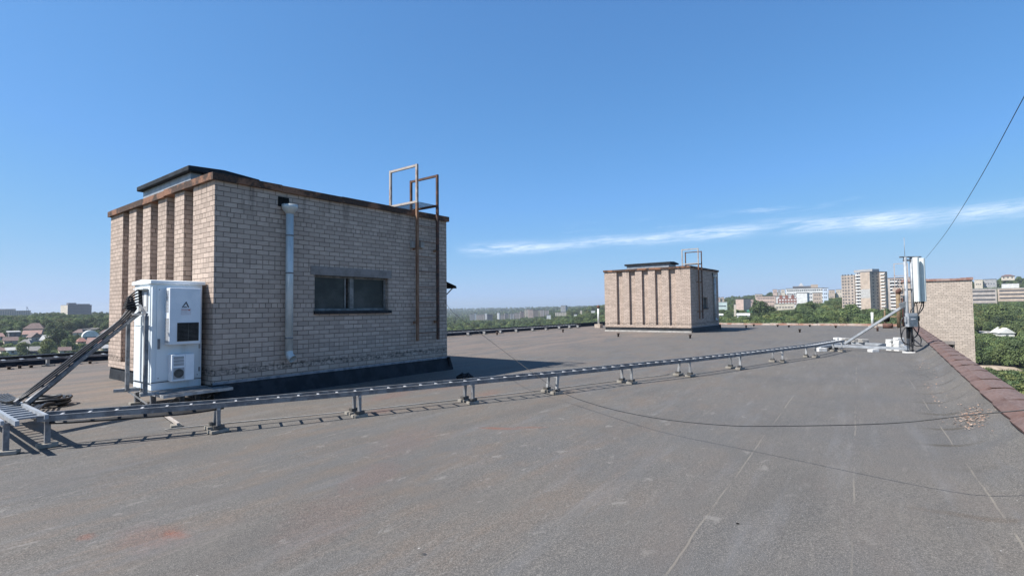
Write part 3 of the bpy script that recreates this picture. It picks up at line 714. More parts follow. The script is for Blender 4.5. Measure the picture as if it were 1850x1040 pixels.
for k in range(4):
    mb.tube(smooth([(1.95 + .06 * k, 10.8, .08), (1.75 + .05 * k, 10.2, .10 + .02 * k), (1.55 + .03 * k, 9.4, .14), (1.44 + .02 * k, 8.7, .24 + .02 * k), (1.45, 8.1, .27), (1.5 + .02 * k, 7.7, .27), (1.9, 7.42 + .02 * k, .265), (2.6, 7.06 + .02 * k, .26 + .01 * k), (3.0, 6.9, .285)]), .016, 6)
single(mb, 'cable_bundle', MAT['cable'], 'bundle of slack black cables slung under the corner of the cable ladders', 'cable bundle')
# ground wires
single(MB().tube(smooth([(2.55, 7.5, .02), (3.2, 7.27, .012), (4.5, 6.62, .012), (6.24, 5.92, .012), (7.8, 5.32, .012), (9.45, 4.79, .012), (11.2, 4.2, .012)]), .008, 5), 'earthing_wire', MAT['concrete'],
       'thin pale earthing wire lying on the roof behind the cable ladder legs', 'wire')
t = thing('steel_strip', 2.8, 8.2, 0, 'pale flat bar lying on the roof from the cabinet foot towards the ladder', 'metal bar')
MB().bar((2.98, 9.3, .06), (2.72, 7.55, .05), .035, .03).build('bar', MAT['worn_pole'], t)
pad(2.72, 7.62, 'concrete pad under the front end of the pale flat bar before the cabinet', 'loose pads by the cabinet', .7)

# ladder along the back parapet
t = thing('cable_ladder', 18, 19.6, 0, 'low cable ladder on white-footed stands along the far side parapet', 'cable tray')
for vv in (19.50, 19.78): MB().bar((-6, vv, .215), (34.0, vv, .215), .02, .05).build('side_rail', MAT['galv_dark'], t)
for k in range(98):
    u = -2.4 + k * .37
    MB().bar((u, 19.49, .245), (u, 19.79, .245), .07, .012).build('rung', MAT['galv_light'], t)
for i, u in enumerate((-1.2, 3.7, 21.6, 23.0, 24.5, 26.1, 27.9, 29.5, 31.2, 32.6, 33.8)):
    MB().box(u - .03, u + .03, 19.56, 19.74, .04, .19).build('stand', MAT['galv'], t)
    pad(u, 19.55, 'concrete pad under the back cable ladder, alone at the far left' if i in (0, 1) else 'concrete pad in the row under the back cable ladder', 'pads under the back cable ladder' if i > 1 else 'left pads under the back cable ladder', 1.5)

# ------------------------------------------------------------------ the white equipment cabinet
t = thing('equipment_cabinet', 3.37, 9.85, .25, 'tall white outdoor equipment cabinet on a steel frame in front of the brick penthouse', 'cabinet')
u0, u1, v0, v1, z0, z1 = 3.01, 3.735, 9.44, 10.24, .27, 1.95
MB().box(u0, u1, v0, v1, z0, z1).build('body', MAT['cab'], t, bevel=.008)
MB().prism([(v0 - .035, z1), (v0 - .035, z1 + .055), (v0 + .40, z1 + .085), (v1 + .035, z1 + .055), (v1 + .035, z1)], 'x', u0 - .035, u1 + .04).build('lid', MAT['cab_lid'], t, bevel=.008)
d = MB().box(u0 + .06, u1 - .04, v0 - .014, v0 - .001, z0 + .15, z1 - .03).build('front_door', MAT['cab'], t, bevel=.004); ORI[d.name] = ORI[t.name]
MB().box(u0 - .012, u0 - .001, v0 + .06, v1 - .05, z0 + .12, 1.27).build('side_door', MAT['cab'], t, bevel=.004)
MB().box(u0 - .012, u0 - .001, v0 + .06, v1 - .05, 1.285, z1 - .03).build('side_panel', MAT['cab'], t, bevel=.004)
MB().box(u0 - .008, u1 + .006, v0 - .008, v0 - .001, z0 + .12, z0 + .130).box(u0 - .008, u0 - .001, v0, v1, z0 + .10, z0 + .108).build('plinth_seam', MAT['dark'], t)
for zz in (.55, .93, 1.75): MB().box(u1 - .052, u1 - .030, v0 - .028, v0 - .0145, zz - .035, zz + .035).build('hinge', MAT['galv'], d)
MB().box(u0 + .075, u0 + .105, v0 - .034, v0 - .0145, .92, 1.08).build('handle', MAT['galv_dark'], d)
for xx, zz in ((u0 + .09, .46), (u1 - .07, .46), (u0 + .09, 1.86), (u1 - .07, 1.86)): MB().tube([(xx, v0 - .0145, zz), (xx, v0 - .019, zz)], .008, 8).build('screw', MAT['galv_dark'], d)
# upper cooling unit
q0, q1 = 9.215, v0 - .015
cu_ = MB().box(3.175, 3.63, q0, q1, .985, 1.885).build('cooling_unit', MAT['white'], t, bevel=.012); ORI[cu_.name] = ORI[t.name]
g = MB().box(3.285, 3.595, q0 - .008, q0 - .001, 1.035, 1.33)
g.build('grille', MAT['dark'], cu_)
g = MB()
for k in range(14): g.box(3.285, 3.595, q0 - .016, q0 - .0095, 1.045 + k * .0205, 1.053 + k * .0205)
g.box(3.436, 3.444, q0 - .018, q0 - .0165, 1.035, 1.33)
g.build('grille_slats', MAT['grille'], cu_)
g = MB()
for r_ in range(16):
    for c_ in range(4): g.box(3.168, 3.1745, q0 + .045 + c_ * .03, q0 + .062 + c_ * .03, 1.50 + r_ * .022, 1.511 + r_ * .022)
for r_ in range(18): g.box(3.168, 3.1745, q0 + .03, q0 + .17, 1.02 + r_ * .022, 1.031 + r_ * .022)
g.build('side_vents', MAT['w_grey'], cu_)
# printed triangle mark and paper label
tri = MB(); cx, cz = 3.395, 1.575
tri.prism([(cx - .050, cz), (cx - .036, cz), (cx + .012, cz + .070), (cx + .012, cz + .094)], 'y', q0 - .006, q0 - .001)
tri.prism([(cx + .014, cz + .094), (cx + .014, cz + .060), (cx + .040, cz), (cx + .056, cz)], 'y', q0 - .006, q0 - .001)
tri.prism([(cx - .028, cz), (cx + .024, cz + .0), (cx + .020, cz + .012), (cx - .020, cz + .012)], 'y', q0 - .006, q0 - .001)
tri.build('printed_mark', MAT['ink'], cu_)
st = MB().box(3.335, 3.48, q0 - .005, q0 - .001, 1.455, 1.562).build('paper_label', MAT['sticker'], cu_)
MB().box(3.340, 3.47, q0 - .008, q0 - .0055, 1.536, 1.542).box(3.44, 3.462, q0 - .008, q0 - .0055, 1.523, 1.535).build('red_line', MAT['red_ink'], cu_)
# lower small unit
q0 = 9.27
lu = MB().box(3.235, 3.555, q0, v0 - .015, .40, .825).build('fan_unit', MAT['white'], t, bevel=.008); ORI[lu.name] = ORI[t.name]
MB().box(3.425, 3.555, q0 - .012, q0 - .001, .405, .82).build('blank_panel', MAT['white'], lu, bevel=.003)
g = MB()
for r_ in range(3):
    for k in range(9): g.box(3.262 + k * .0165, 3.272 + k * .0165, q0 - .006, q0 - .001, .645 + r_ * .052, .688 + r_ * .052)
g.build('louvres', MAT['w_grey'], lu)
MB().box(3.258, 3.412, q0 - .006, q0 - .001, .435, .615).build('fan_recess', MAT['w_grey'], lu)
MB().tube([(3.335, q0 - .005, .525), (3.335, q0 - .012, .525)], .070, 24).build('fan_guard', MAT['grille'], lu)
# gland plate on the left face
gp = MB().box(u0 - .022, u0 - .013, 9.58, 9.98, 1.52, 1.87).build('gland_plate', MAT['w_grey'], t); ORI[gp.name] = ORI[t.name]
MB().box(u0 - .09, u0 - .023, 9.56, 10.02, 1.872, 1.885).build('rain_hood', MAT['cab_lid'], gp)
for k in range(6):
    MB().tube([Vector(GL[k]) + Vector((-.035, 0, 0)), Vector(GL[k]) + Vector((.01, 0, 0))], .024, 10).build('cable_gland', MAT['cable'], gp)
MB().box(u0 - .026, u0 - .0225, 9.62, 9.72, 1.60, 1.82).build('rating_plate', MAT['white'], gp)
# stand
st = MB(); st.bar((u0 - .15, v0 - .02, .235), (u1 + .1, v0 - .02, .235), .06, .06); st.bar((u0 - .15, v1, .235), (u1 + .1, v1, .235), .06, .06)
st.bar((u0 + .03, v0, .234), (u0 + .03, v1, .234), .05, .05); st.bar((u1 - .03, v0, .234), (u1 - .03, v1, .234), .05, .05)
st.build('base_frame', MAT['galv'], t)
for (a, b) in ((u0 + .03, v0), (u0 + .0, v1 - .2), (u1 - .05, v0), (u1 - .04, v1 - .15), (u1 - .28, v0 + .02)):
    MB().box(a - .035, a + .035, b - .03, b + .03, .03, .205).build('leg', MAT['galv_dark'], t)
st = MB().box(u0 - .02, u1 + .24, v0 - .58, v0 - .06, .235, .247)
for k in range(13): st.bar((u0 - .02, v0 - .58 + k * .043, .252), (u1 + .24, v0 - .58 + k * .043, .252), .012, .01)
st.build('step_grating', MAT['galv_dark'], t)
st = MB().box(u0 - .03, u1 + .25, v0 - .60, v0 - .582, .215, .26); st.box(u0 - .03, u0 - .022, v0 - .58, v0 - .06, .215, .26); st.box(u1 + .242, u1 + .25, v0 - .58, v0 - .06, .215, .26)
st.build('grating_edge', MAT['galv'], t)
for a in (u0 + .25, u1 + .1): MB().bar((a, v0 - .5, .22), (a, v0 - .02, .06), .02, .02).build('brace', MAT['galv_dark'], t)
# posts that hold the steep ladder
t2 = thing('support_posts', 2.86, 9.5, .26, 'pair of steel posts with a crossbar holding the steep cable ladder beside the cabinet', 'support frame')
MB().box(2.82, 2.87, 9.93, 9.98, .26, 1.62).build('post', MAT['galv_dark'], t2); MB().box(2.82, 2.87, 9.13, 9.18, .26, 1.45).build('post', MAT['galv_dark'], t2)
MB().bar((2.845, 9.98, 1.475), (2.845, 9.13, 1.475), .03, .03).bar((2.845, 9.45, 1.62), (2.845, 9.15, 1.46), .025, .025).build('crossbar', MAT['galv_dark'], t2)
MB().bar((2.70, 10.06, .262), (3.0, 9.9, .262), .05, .05).build('bracket', MAT['galv'], t2); MB().bar((2.78, 9.16, .262), (3.02, 9.16, .262), .05, .04).build('bracket', MAT['galv'], t2)
MB().bar((2.85, 9.95, .25), (3.02, 9.62, .05), .018, .018).build('brace', MAT['galv'], t2)
for (a, b, lb) in ((3.04, 9.42, 'concrete pad under the near corner leg of the cabinet'), (3.0, 10.04, 'concrete pad under the left cabinet leg'), (3.68, 9.42, 'concrete pad under the right cabinet leg'), (3.45, 9.5, 'concrete pad under the middle of the cabinet')):
    pad(a, b, lb, 'pads under the cabinet', 1.0)

# ------------------------------------------------------------------ the antenna mast
mu, mv = 20.12, -.03
def RF(p):  # world -> roof frame
    return Vector((p[0] * CA + p[1] * SA, -p[0] * SA + p[1] * CA, p[2]))
WR = RF((1, 0, 0)); WR = Vector((WR[0], WR[1], 0)); WD = RF((0, 1, 0)); WD = Vector((WD[0], WD[1], 0))  # world right / away in roof frame
base = Vector((mu, mv, 0))
t = thing('antenna_mast', mu, mv, 0, 'grey tubular mast with diagonal brace carrying cell antennas at the right of the roof', 'mast')
MB().tube([base + Vector((0, 0, .03)), base + Vector((0, 0, 2.96))], .044, 16).build('mast_tube', MAT['galv_light'], t)
MB().tube([base + Vector((0, 0, 2.9)), base + Vector((.02, 0, 3.57))], .007, 6).build('lightning_rod', MAT['galv'], t)
p2 = base + WR * .20 + WD * .02
MB().tube([p2 + Vector((0, 0, .95)), p2 + Vector((0, 0, 2.98))], .036, 12).build('side_tube', MAT['galv_light'], t)
for zz in (2.86, 1.95, 1.2): MB().bar(base + Vector((0, 0, zz)) - WR * .05, p2 + Vector((0, 0, zz)) + WR * .12, .05, .05).build('arm', MAT['galv_dark'], t)
MB().bar(base + Vector((0, 0, 2.96)) - WR * .16, base + Vector((0, 0, 2.96)) + WR * .5, .05, .04).build('top_bracket', MAT['galv_dark'], t)
MB().box(mu - .16, mu + .16, mv - .16, mv + .16, 0, .035).build('base_plate', MAT['paver'], t)
foot = Vector((21.35, 1.72, .15))
MB().bar(foot, base + Vector((0, 0, 1.50)), .07, .07).build('brace', MAT['galv_light'], t)
MB().bar(base + Vector((0, 0, 1.52)) - WR * .22 - Vector((0, 0, .08)), base + Vector((0, 0, 1.52)) + WR * .02, .03, .16).build('gusset', MAT['galv'], t)
fa, fb = Vector((20.35, 2.05, .13)), Vector((20.02, .0, .13)); ga, gb = Vector((21.75, 1.55, .15)), Vector((21.05, .15, .15))
MB().bar(fa, fb, .08, .08).build('base_beam', MAT['galv_light'], t); MB().bar(ga, gb, .08, .08).build('base_beam', MAT['galv_light'], t)
MB().bar(fa + Vector((-.2, .15, 0)), ga + Vector((.3, -.02, 0)), .07, .07).build('base_beam', MAT['galv_light'], t); MB().bar(fb, gb + Vector((0, 0, 0)), .07, .07).build('base_beam', MAT['galv_light'], t)
MB().bar(Vector((19.35, 2.25, .12)), fa, .07, .07).build('base_beam', MAT['galv_light'], t)
# panel antennas: separate things bolted on the tubes
def panel(c, lab, yaw, z0, z1, wd=.17, dp=.045):
    o_ = RF((0, 0, 0)); ax = (WR * math.cos(yaw) + WD * math.sin(yaw)); ay = (-WR * math.sin(yaw) + WD * math.cos(yaw))
    t = thing('panel_antenna', c.x, c.y, z0, lab, 'antenna', 'white panel antennas on the mast')
    ring = [(-wd / 2, .02), (-wd * .42, dp), (wd * .42, dp), (wd / 2, .02), (wd * .42, -.03), (wd * .24, -.075), (0, -.09), (-wd * .24, -.075), (-wd * .42, -.03)]
    mb = MB(); vs = [c.xy.to_3d() + ax * a + ay * b + Vector((0, 0, z)) for z in (z0, z1) for a, b in ring]; n = len(ring)
    mb.add(vs, [tuple(range(n)), tuple(range(2 * n - 1, n - 1, -1))] + [(k, k + n, (k + 1) % n + n, (k + 1) % n) for k in range(n)])
    mb.build('radome', MAT['radome'], t, bevel=.008)
    mb = MB()
    for k in (-.05, 0, .05): q = c.xy.to_3d() + ax * k + ay * .02; mb.tube([q + Vector((0, 0, z0 - .05)), q + Vector((0, 0, z0))], .016, 8)
    mb.build('connectors', MAT['dark'], t)
    mb = MB()
    for zz in (z0 + .25, z1 - .2): mb.bar(c.xy.to_3d() + ay * dp + Vector((0, 0, zz)), c.xy.to_3d() + ay * (dp + .1) + Vector((0, 0, zz)), .1, .05)
    mb.build('bracket', MAT['galv_dark'], t)
    return t
panel(base + WR * .20 - WD * .18, 'left white panel antenna on the mast, brightly sunlit', -.35, 1.57, 2.93)
panel(base + WR * .435 - WD * .10, 'right white panel antenna on the mast, mostly in its own shade', .25, 1.57, 2.91, .165)
# radio unit
rc = base - WD * .16
t = thing('radio_unit', rc.x, rc.y, .8, 'grey finned radio box strapped to the mast below the antennas', 'radio unit')
def lbox(c, hw, hd, z0, z1):
    mb = MB(); vs = [c.xy.to_3d() + WR * a + WD * b + Vector((0, 0, z)) for z in (z0, z1) for a, b in ((-hw, -hd), (hw, -hd), (hw, hd), (-hw, hd))]
    return mb.add(vs, [(0, 3, 2, 1), (4, 5, 6, 7), (0, 1, 5, 4), (1, 2, 6, 5), (2, 3, 7, 6), (3, 0, 4, 7)])
lbox(rc, .145, .07, .80, 1.22).build('housing', MAT['galv_light'], t, bevel=.012)
for k in range(6): lbox(rc - WD * .078, .135, .006, .83 + k * .06, .845 + k * .06).build('fin', MAT['galv'], t)
lbox(rc - WD * .076, .07, .004, 1.03, 1.05).build('name_strip', MAT['white'], t)
lbox(rc - WR * .17, .022, .03, .95, 1.12).build('side_handle', MAT['galv_light'], t)
b2_ = base + WR * .0 + WD * .02
t = thing('cable_clamp_box', b2_.x, b2_.y, .5, 'dark block of cable clamps round the mast below the radio box', 'clamp')
lbox(base - WD * .065, .09, .02, .45, .80).build('clamp_plate', MAT['cable'], t)
# hanging jumper cables and slack loops
def cabl(pts, r, lb):
    mb = MB(); mb.tube(smooth([base + WR * a + WD * (b - .1) + Vector((0, 0, z)) for a, b, z in pts], 6), r, 6); single(mb, 'jumper_cable', MAT['cable'], lb, 'cable', 'black jumper cables on the mast', org=tuple(base))
LB = 'black jumper cable looping around the lower part of the mast'
cabl([(.16, -.02, 1.55), (.15, 0, 1.42), (.02, -.02, 1.30), (.02, -.02, 1.22)], .012, LB)
cabl([(.22, 0, 1.55), (.24, 0, 1.3), (.20, 0, 1.0), (.17, 0, .9)], .012, LB)
cabl([(.44, 0, 1.55), (.42, 0, 1.38), (.30, 0, 1.22), (.24, 0, 1.1), (.27, 0, .8), (.2, 0, .55), (.08, 0, .45)], .016, LB)
cabl([(.40, 0, 1.55), (.36, 0, 1.42), (.26, 0, 1.2)], .012, LB)
cabl([(-.1, 0, .8), (-.22, 0, .7), (-.28, 0, .45), (-.16, 0, .28), (0, 0, .30), (.06, 0, .5), (.02, 0, .8)], .016, LB)
cabl([(-.12, 0, 1.15), (-.26, 0, 1.0), (-.30, 0, .6), (-.22, 0, .32), (-.05, -.02, .25), (.05, 0, .15)], .016, LB)
cabl([(.08, 0, .8), (.2, 0, .62), (.32, 0, .42), (.26, 0, .22), (.1, 0, .25), (.05, 0, .4)], .014, LB)
cabl([(.02, -.02, .78), (-.02, -.04, .4), (.03, -.04, .06)], .02, LB)
cabl([(-.03, -.02, .78), (.06, -.04, .4), (-.02, -.04, .06)], .02, LB)
cabl([(0, 0, .12), (.15, .1, .03), (.6, .2, .03), (.9, .5, .05), (1.1, 1.0, .15), (1.25, 1.5, .32)], .022, 'thick black cable running from the mast foot up over the rusty parapet')
single(MB().tube([base + WR * .23 - WD * .1 + Vector((0, 0, .98)), base + WR * .23 - WD * .1 + Vector((0, 0, 1.14))], .06, 10), 'cable_drum', MAT['cable'], 'round black cable bundle right of the grey radio box', 'cable coil')
# ballast
slab = single(MB().box(21.0, 21.2, .2, .4, 0, .07), 'paving_block', MAT['paver'], 'white paving block in the two-column stack at the mast foot', 'paving block', 'white blocks stacked at the mast foot', bevel=.006)
slab.location = W(20.9, .42, .0)
def blk(u, v, z, lb, gr, rot=0, s=(1, 1, 1), m=None):
    o = obj_copy(slab); o.location = W(u, v, z); o['label'] = lb; o['group'] = gr; o.rotation_euler.z = rot; o.scale = s
    if m: o.data = o.data.copy(); o.data.materials[0] = m
slab.rotation_euler.z = .1
rr = random.Random(4)
for (cu2, cv2, n) in ((20.9, .42, 5), (20.74, .22, 6)):
    for k in range(0 if cu2 != 20.9 else 1, n):
        blk(cu2 + rr.uniform(-.01, .01), cv2 + rr.uniform(-.01, .01), .0715 * k, slab['label'], slab['group'], .1 + rr.uniform(-.1, .1))
for (cu2, cv2, n) in ((22.6, 2.05, 4), (22.4, 1.85, 4)):
    for k in range(n): blk(cu2 + rr.uniform(-.01, .01), cv2 + rr.uniform(-.01, .01), .0715 * k, 'white paving block in the stack behind the end of the long cable ladder', 'white blocks behind the ladder end', .1 + rr.uniform(-.15, .15))
for (cu2, cv2) in ((21.9, 1.72), (21.75, 1.45), (21.6, 1.2)):
    for k in range(2): blk(cu2, cv2, .19 + .0615 * k, 'grey flat slab laid over the brace foot', 'grey slabs over the brace foot', .1 + rr.uniform(-.2, .2), (1.2, 1, .8), MAT['concrete'])
blk(19.35, 2.22, 0, 'pale concrete ballast block at the left end of the mast base frame', 'ballast blocks', .1, (1.4, .9, 1.7)); blk(19.95, .86, 0, 'pale concrete ballast block under the middle of the front base beam', 'ballast blocks', .2, (1.3, .9, 1.2))
blk(20.5, 2.0, 0, 'dark ballast block under the corner of the mast base frame', 'ballast blocks', .2, (1.2, .9, 1.1), MAT['grille'])

# ------------------------------------------------------------------ wires in the air
def wire(pts, r, lb, name='overhead_wire'):
    mb = MB(); mb.tube(smooth([RF(p) for p in pts], 8), r, 6)
    return single(mb, name, MAT['cable'], lb, 'wire')
wire([(-1.72, 12.98, 1.72), (-1.30, 11.4, 1.42), (-.554, 9.4, 1.03), (.257, 8.55, .49), (.74, 8.1, .20), (1.18, 7.22, .14), (1.66, 6.16, .19), (2.16, 5.44, .26), (2.48, 4.93, .36), (2.94, 4.11, .56), (3.27, 3.73, .70), (3.62, 3.3, .86), (4.3, 2.6, 1.2)], .0042,
     'thin black cable hanging from the near penthouse, sagging low over the roof to the right', 'hanging_cable')
wire([(12.87, 15.95, 2.92), (9.5, 11.2, 3.05), (6.9, 7.55, 3.28), (5.07, 5.0, 3.528), (3.0, 2.1, 3.85)], .0042, 'dark guy wire rising from the mast antennas to the upper right')
# ------------------------------------------------------------------ litter and small finds
def PX(px, py, z=0.0):
    d = fw * F + cr * (px - 925) + cu * (520 - py); k = (z - H) / d.z; return RF((d.x * k, d.y * k, z))
mb = MB(); rr = random.Random(9)
for k in range(420):
    a, b = rr.gauss(0, .16), rr.gauss(0, .10); c = Vector((8.55 + a * 1.6 + b, -.60 + b * .8 - a * .2, 0))
    if rr.random() < .35: c = Vector((rr.uniform(8.5, 17), 0, 0)); c.y = LIPV(c.x) + rr.uniform(.25, .55)
    z = max(0, .262 * max(0, 1 - (c.y - LIPV(c.x)) / .56) ** 1.9) + .008
    s_ = rr.uniform(.008, .022); th = rr.uniform(0, 6.3); e = Vector((math.cos(th), math.sin(th), rr.uniform(-.2, .4))) * s_; f = Vector((-math.sin(th), math.cos(th), rr.uniform(-.2, .4))) * s_ * .6
    c.z = z; mb.add([c - e, c - f, c + e, c + f], [(0, 1, 2, 3)])
o = mb.build('leaf_litter', two('dry_leaves', (.30, .17, .11), (.42, .33, .26), 9, grain=.2)); o['kind'] = 'stuff'
def pebble(px, py, s_, mat, lb, name='stone'):
    p = PX(px, py); mb = MB(); n = 9; vs = []
    for i in range(5):
        for k in range(n):
            th = k / n * 6.283; ph_ = (i / 4) * 1.57; r_ = s_ * math.cos(ph_) * random.uniform(.75, 1.15); vs.append((p.x + r_ * math.cos(th), p.y + r_ * math.sin(th), s_ * .6 * math.sin(ph_)))
    fs = [(i * n + k, i * n + (k + 1) % n, (i + 1) * n + (k + 1) % n, (i + 1) * n + k) for i in range(4) for k in range(n)]
    mb.add(vs, fs); single(mb, name, mat, lb, 'stone')
pebble(765, 1003, .022, MAT['grille'], 'small dark lump on the felt near the bottom of the picture')
pebble(1333, 946, .014, MAT['dark'], 'tiny black lump on the felt right of centre')
pebble(757, 991, .012, MAT['concrete'], 'small pale crumb beside the dark lump at the bottom')
for (px, py) in ((1735, 711), (1749, 723), (1736, 724), (1693, 669), (1702, 669)): pebble(px, py, .022, MAT['white'], 'small white chip on the felt along the rusty parapet', 'stone_chip'); 
for o in C.objects:
    if o.name.startswith('stone_chip'): o['group'] = 'white chips by the parapet'
p = PX(1700, 653); single(MB().bar(p + Vector((-.3, .12, .02)), p + Vector((.25, -.2, .03)), .02, .015), 'twig', MAT['grille'], 'thin stick lying on the felt near the mast', 'stick')
p = PX(840, 683); mb = MB()
for k in range(14): a = k * .45; mb.tube([(p.x + .18 * math.cos(a), p.y + .18 * math.sin(a), .02), (p.x + .08 * math.cos(a + .6), p.y + .08 * math.sin(a + .6), .06 + .02 * (k % 3)), (p.x - .12 * math.cos(a), p.y - .12 * math.sin(a + .3), .03)], .025, 5)
single(mb, 'felt_scrap', MAT['bitumen'], 'crumpled black scrap lying in the penthouse shadow behind the cable ladder', 'scrap')

#%%TOWN
# ================================================================== TERRAIN AND TOWN
def pz(px): return math.degrees(math.atan((px - 925) / F))
LEFT = [(0, -28), (380, -28), (480, -21.5), (560, -18), (650, -13.5), (900, -9), (1200, -7), (1800, -4), (3500, -2), (6500, 0)]
PROF = [(-180, LEFT), (-70, LEFT), (pz(200), LEFT), (pz(500), [(0, -28), (600, -26), (1500, -18), (2200, -14), (3500, -8), (5000, -3), (6500, 0)]),
        (pz(830), [(0, -28), (600, -32), (1500, -36), (2200, -40), (3500, -28), (5000, -8), (6500, 0)]),
        (pz(960), [(0, -28), (600, -30), (1500, -30), (2200, -24), (3000, -12), (4500, -2), (6500, 0)]),
        (pz(1090), [(0, -28), (400, -25), (800, -15), (1200, -7), (1500, -3), (3000, 0), (6500, 2)]),
        (pz(1300), [(0, -28), (400, -17), (700, -8), (1000, 0), (1500, 14), (3000, 16), (6500, 12)]),
        (pz(1400), [(0, -28), (200, -23), (400, -13), (650, -6), (800, 0), (1000, 10), (1500, 27), (3000, 24), (6500, 15)]),
        (pz(1560), [(0, -28), (200, -24), (350, -15), (480, -9), (700, 4), (1000, 14), (1500, 22), (3000, 20), (6500, 15)]),
        (pz(1740), [(0, -30), (185, -29), (225, -26), (330, -19), (450, -10), (600, 3), (750, 16), (900, 30), (1300, 36), (6500, 15)]),
        (pz(1850), [(0, -30), (185, -29), (225, -25), (330, -19), (450, -9), (600, 5), (750, 20), (900, 37), (1300, 44), (6500, 15)]),
        (70, [(0, -30), (185, -29), (330, -22), (600, -2), (900, 20), (1300, 25), (6500, 12)]), (180, LEFT)]
PROF = [(a, [(d / math.cos(R(a)), z) for d, z in pr]) if 15 < a < 60 else (a, pr) for a, pr in PROF]
def prof(pr, d):
    for (a, za), (b, zb) in zip(pr, pr[1:]):
        if d <= b: f = (d - a) / (b - a); f = f * f * (3 - 2 * f) * .5 + f * .5; return za + (zb - za) * f
    return pr[-1][1]
def ter(azd, d):
    for (a, pa), (b, pb) in zip(PROF, PROF[1:]):
        if azd <= b: f = (azd - a) / (b - a); z = prof(pa, d) * (1 - f) + prof(pb, d) * f; break
    x, y = d * math.sin(R(azd)), d * math.cos(R(azd))
    k = min(1, d / 400) 
    return z + k * (1.1 * math.sin(x * .021 + 1) * math.sin(y * .017) + .8 * math.sin(x * .06 + y * .045))
def txy(x, y): return ter(math.degrees(math.atan2(x, y)), math.hypot(x, y))
def hit(px, py, zoff=0):
    """where the sight line through a photo pixel meets the terrain"""
    d = fw * F + cr * (px - 925) + cu * (520 - py); d.normalize(); s = 60.0
    while s < 6500:
        q = d * s
        if H + q.z < txy(q.x, q.y) + zoff: return Vector((q.x, q.y, txy(q.x, q.y)))
        s *= 1.006
    return None
def onray(px, py, D):
    d = fw * F + cr * (px - 925) + cu * (520 - py); k = D / d.y; return Vector((d.x * k, d.y * k, H + d.z * k))
azs = [a for a in np.arange(-180, -60, 6)] + [a for a in np.arange(-60, 60, .75)] + [a for a in np.arange(60, 180, 6)]
ds = [0.001, 20, 60, 100, 130] + list(np.geomspace(160, 6500, 70))
vs = [(d * math.sin(R(a)), d * math.cos(R(a)), ter(a, d)) for a in azs for d in ds]; nd = len(ds); fs = []
for i in range(len(azs)):
    j = (i + 1) % len(azs)
    for k in range(nd - 1): fs.append((i * nd + k, i * nd + k + 1, j * nd + k + 1, j * nd + k))
mb = MB(); mb.add(vs, fs, True); g = mb.build('ground', MAT['ground'], frame='world'); g['kind'] = 'structure'

# ---- trees
rng = np.random.default_rng(5)
def crown_mesh(name, h, rad, lobes, nleaf, size, seed, tall=False):
    r = np.random.default_rng(seed); cs = []
    for i in range(lobes):
        th = r.uniform(0, 6.283); f = r.uniform(0, 1); zz = h * (.30 + .58 * f) if not tall else h * (.12 + .8 * i / lobes)
        rr_ = rad * (.62 * (1 - abs(f - .35) * .9)) * r.uniform(.3, 1) if not tall else rad * .25 * r.uniform(0, 1)
        lr = rad * r.uniform(.36, .58) if not tall else rad * r.uniform(.5, .8) * (1 - .6 * abs(i / lobes - .35))
        cs.append((rr_ * math.cos(th), rr_ * math.sin(th), zz, lr))
    cs = np.array(cs); w_ = cs[:, 3] ** 2; idx = r.choice(len(cs), nleaf, p=w_ / w_.sum())
    d = r.normal(size=(nleaf, 3)); d /= np.linalg.norm(d, axis=1)[:, None]; d[:, 2] = np.where(d[:, 2] < -.5, -d[:, 2], d[:, 2])
    rad_ = cs[idx, 3] * r.uniform(.72, 1.12, nleaf) * (1 + .12 * np.sin(d[:, 0] * 7 + idx) * np.sin(d[:, 1] * 6 + idx))
    c = cs[idx, :3] + d * rad_[:, None] * np.array([1, 1, .82 if not tall else 1.3])
    nrm = d * .9 + r.normal(size=(nleaf, 3)) * .55; nrm /= np.linalg.norm(nrm, axis=1)[:, None]
    a = np.cross(nrm, r.normal(size=(nleaf, 3))); a /= np.linalg.norm(a, axis=1)[:, None]; b = np.cross(nrm, a)
    s = size * r.uniform(.6, 1.3, nleaf)[:, None]
    V = np.empty((nleaf, 4, 3)); V[:, 0] = c - a * s; V[:, 1] = c - b * s * .7; V[:, 2] = c + a * s; V[:, 3] = c + b * s * .7
    me = bpy.data.meshes.new(name); me.vertices.add(nleaf * 4); me.vertices.foreach_set('co', V.ravel())
    me.loops.add(nleaf * 4); me.loops.foreach_set('vertex_index', np.arange(nleaf * 4)); me.polygons.add(nleaf)
    me.polygons.foreach_set('loop_start', np.arange(nleaf) * 4); me.update()
    at_ = me.attributes.new('shade', 'FLOAT', 'FACE'); lob = r.uniform(0, 1, len(cs))
    at_.data.foreach_set('value', np.clip(lob[idx] * .6 + r.uniform(0, .4, nleaf), 0, 1).astype(np.float32))
    me.materials.append(MAT['leaf']); return me
CM = [crown_mesh('crown', 9, 4.2, 16, 2600, .36, 1), crown_mesh('crown', 11, 4.8, 20, 3000, .38, 2), crown_mesh('crown', 7, 4.4, 12, 2200, .36, 3), crown_mesh('crown', 10, 3.4, 14, 2200, .34, 4),
      crown_mesh('crown', 14, 1.9, 10, 1600, .33, 6, True)]
CH = [9, 11, 7, 10, 14]
def trunk_mesh(h):
    mb = MB(); mb.tube([(0, 0, -1), (.05, 0, h * .25), (-.05, .05, h * .5), (0, 0, h * .75)], [.28, .22, .15, .05], 7)
    for k in range(5): a = k * 1.3; z = h * (.3 + .07 * k); mb.tube([(0, 0, z), (math.cos(a) * 1.2, math.sin(a) * 1.2, z + 1.3), (math.cos(a) * 2.0, math.sin(a) * 2.0, z + 2.4)], [.1, .06, .02], 5)
    o = mb.build('trunk', MAT['bark'], frame='world'); me = o.data; bpy.data.objects.remove(o); return me
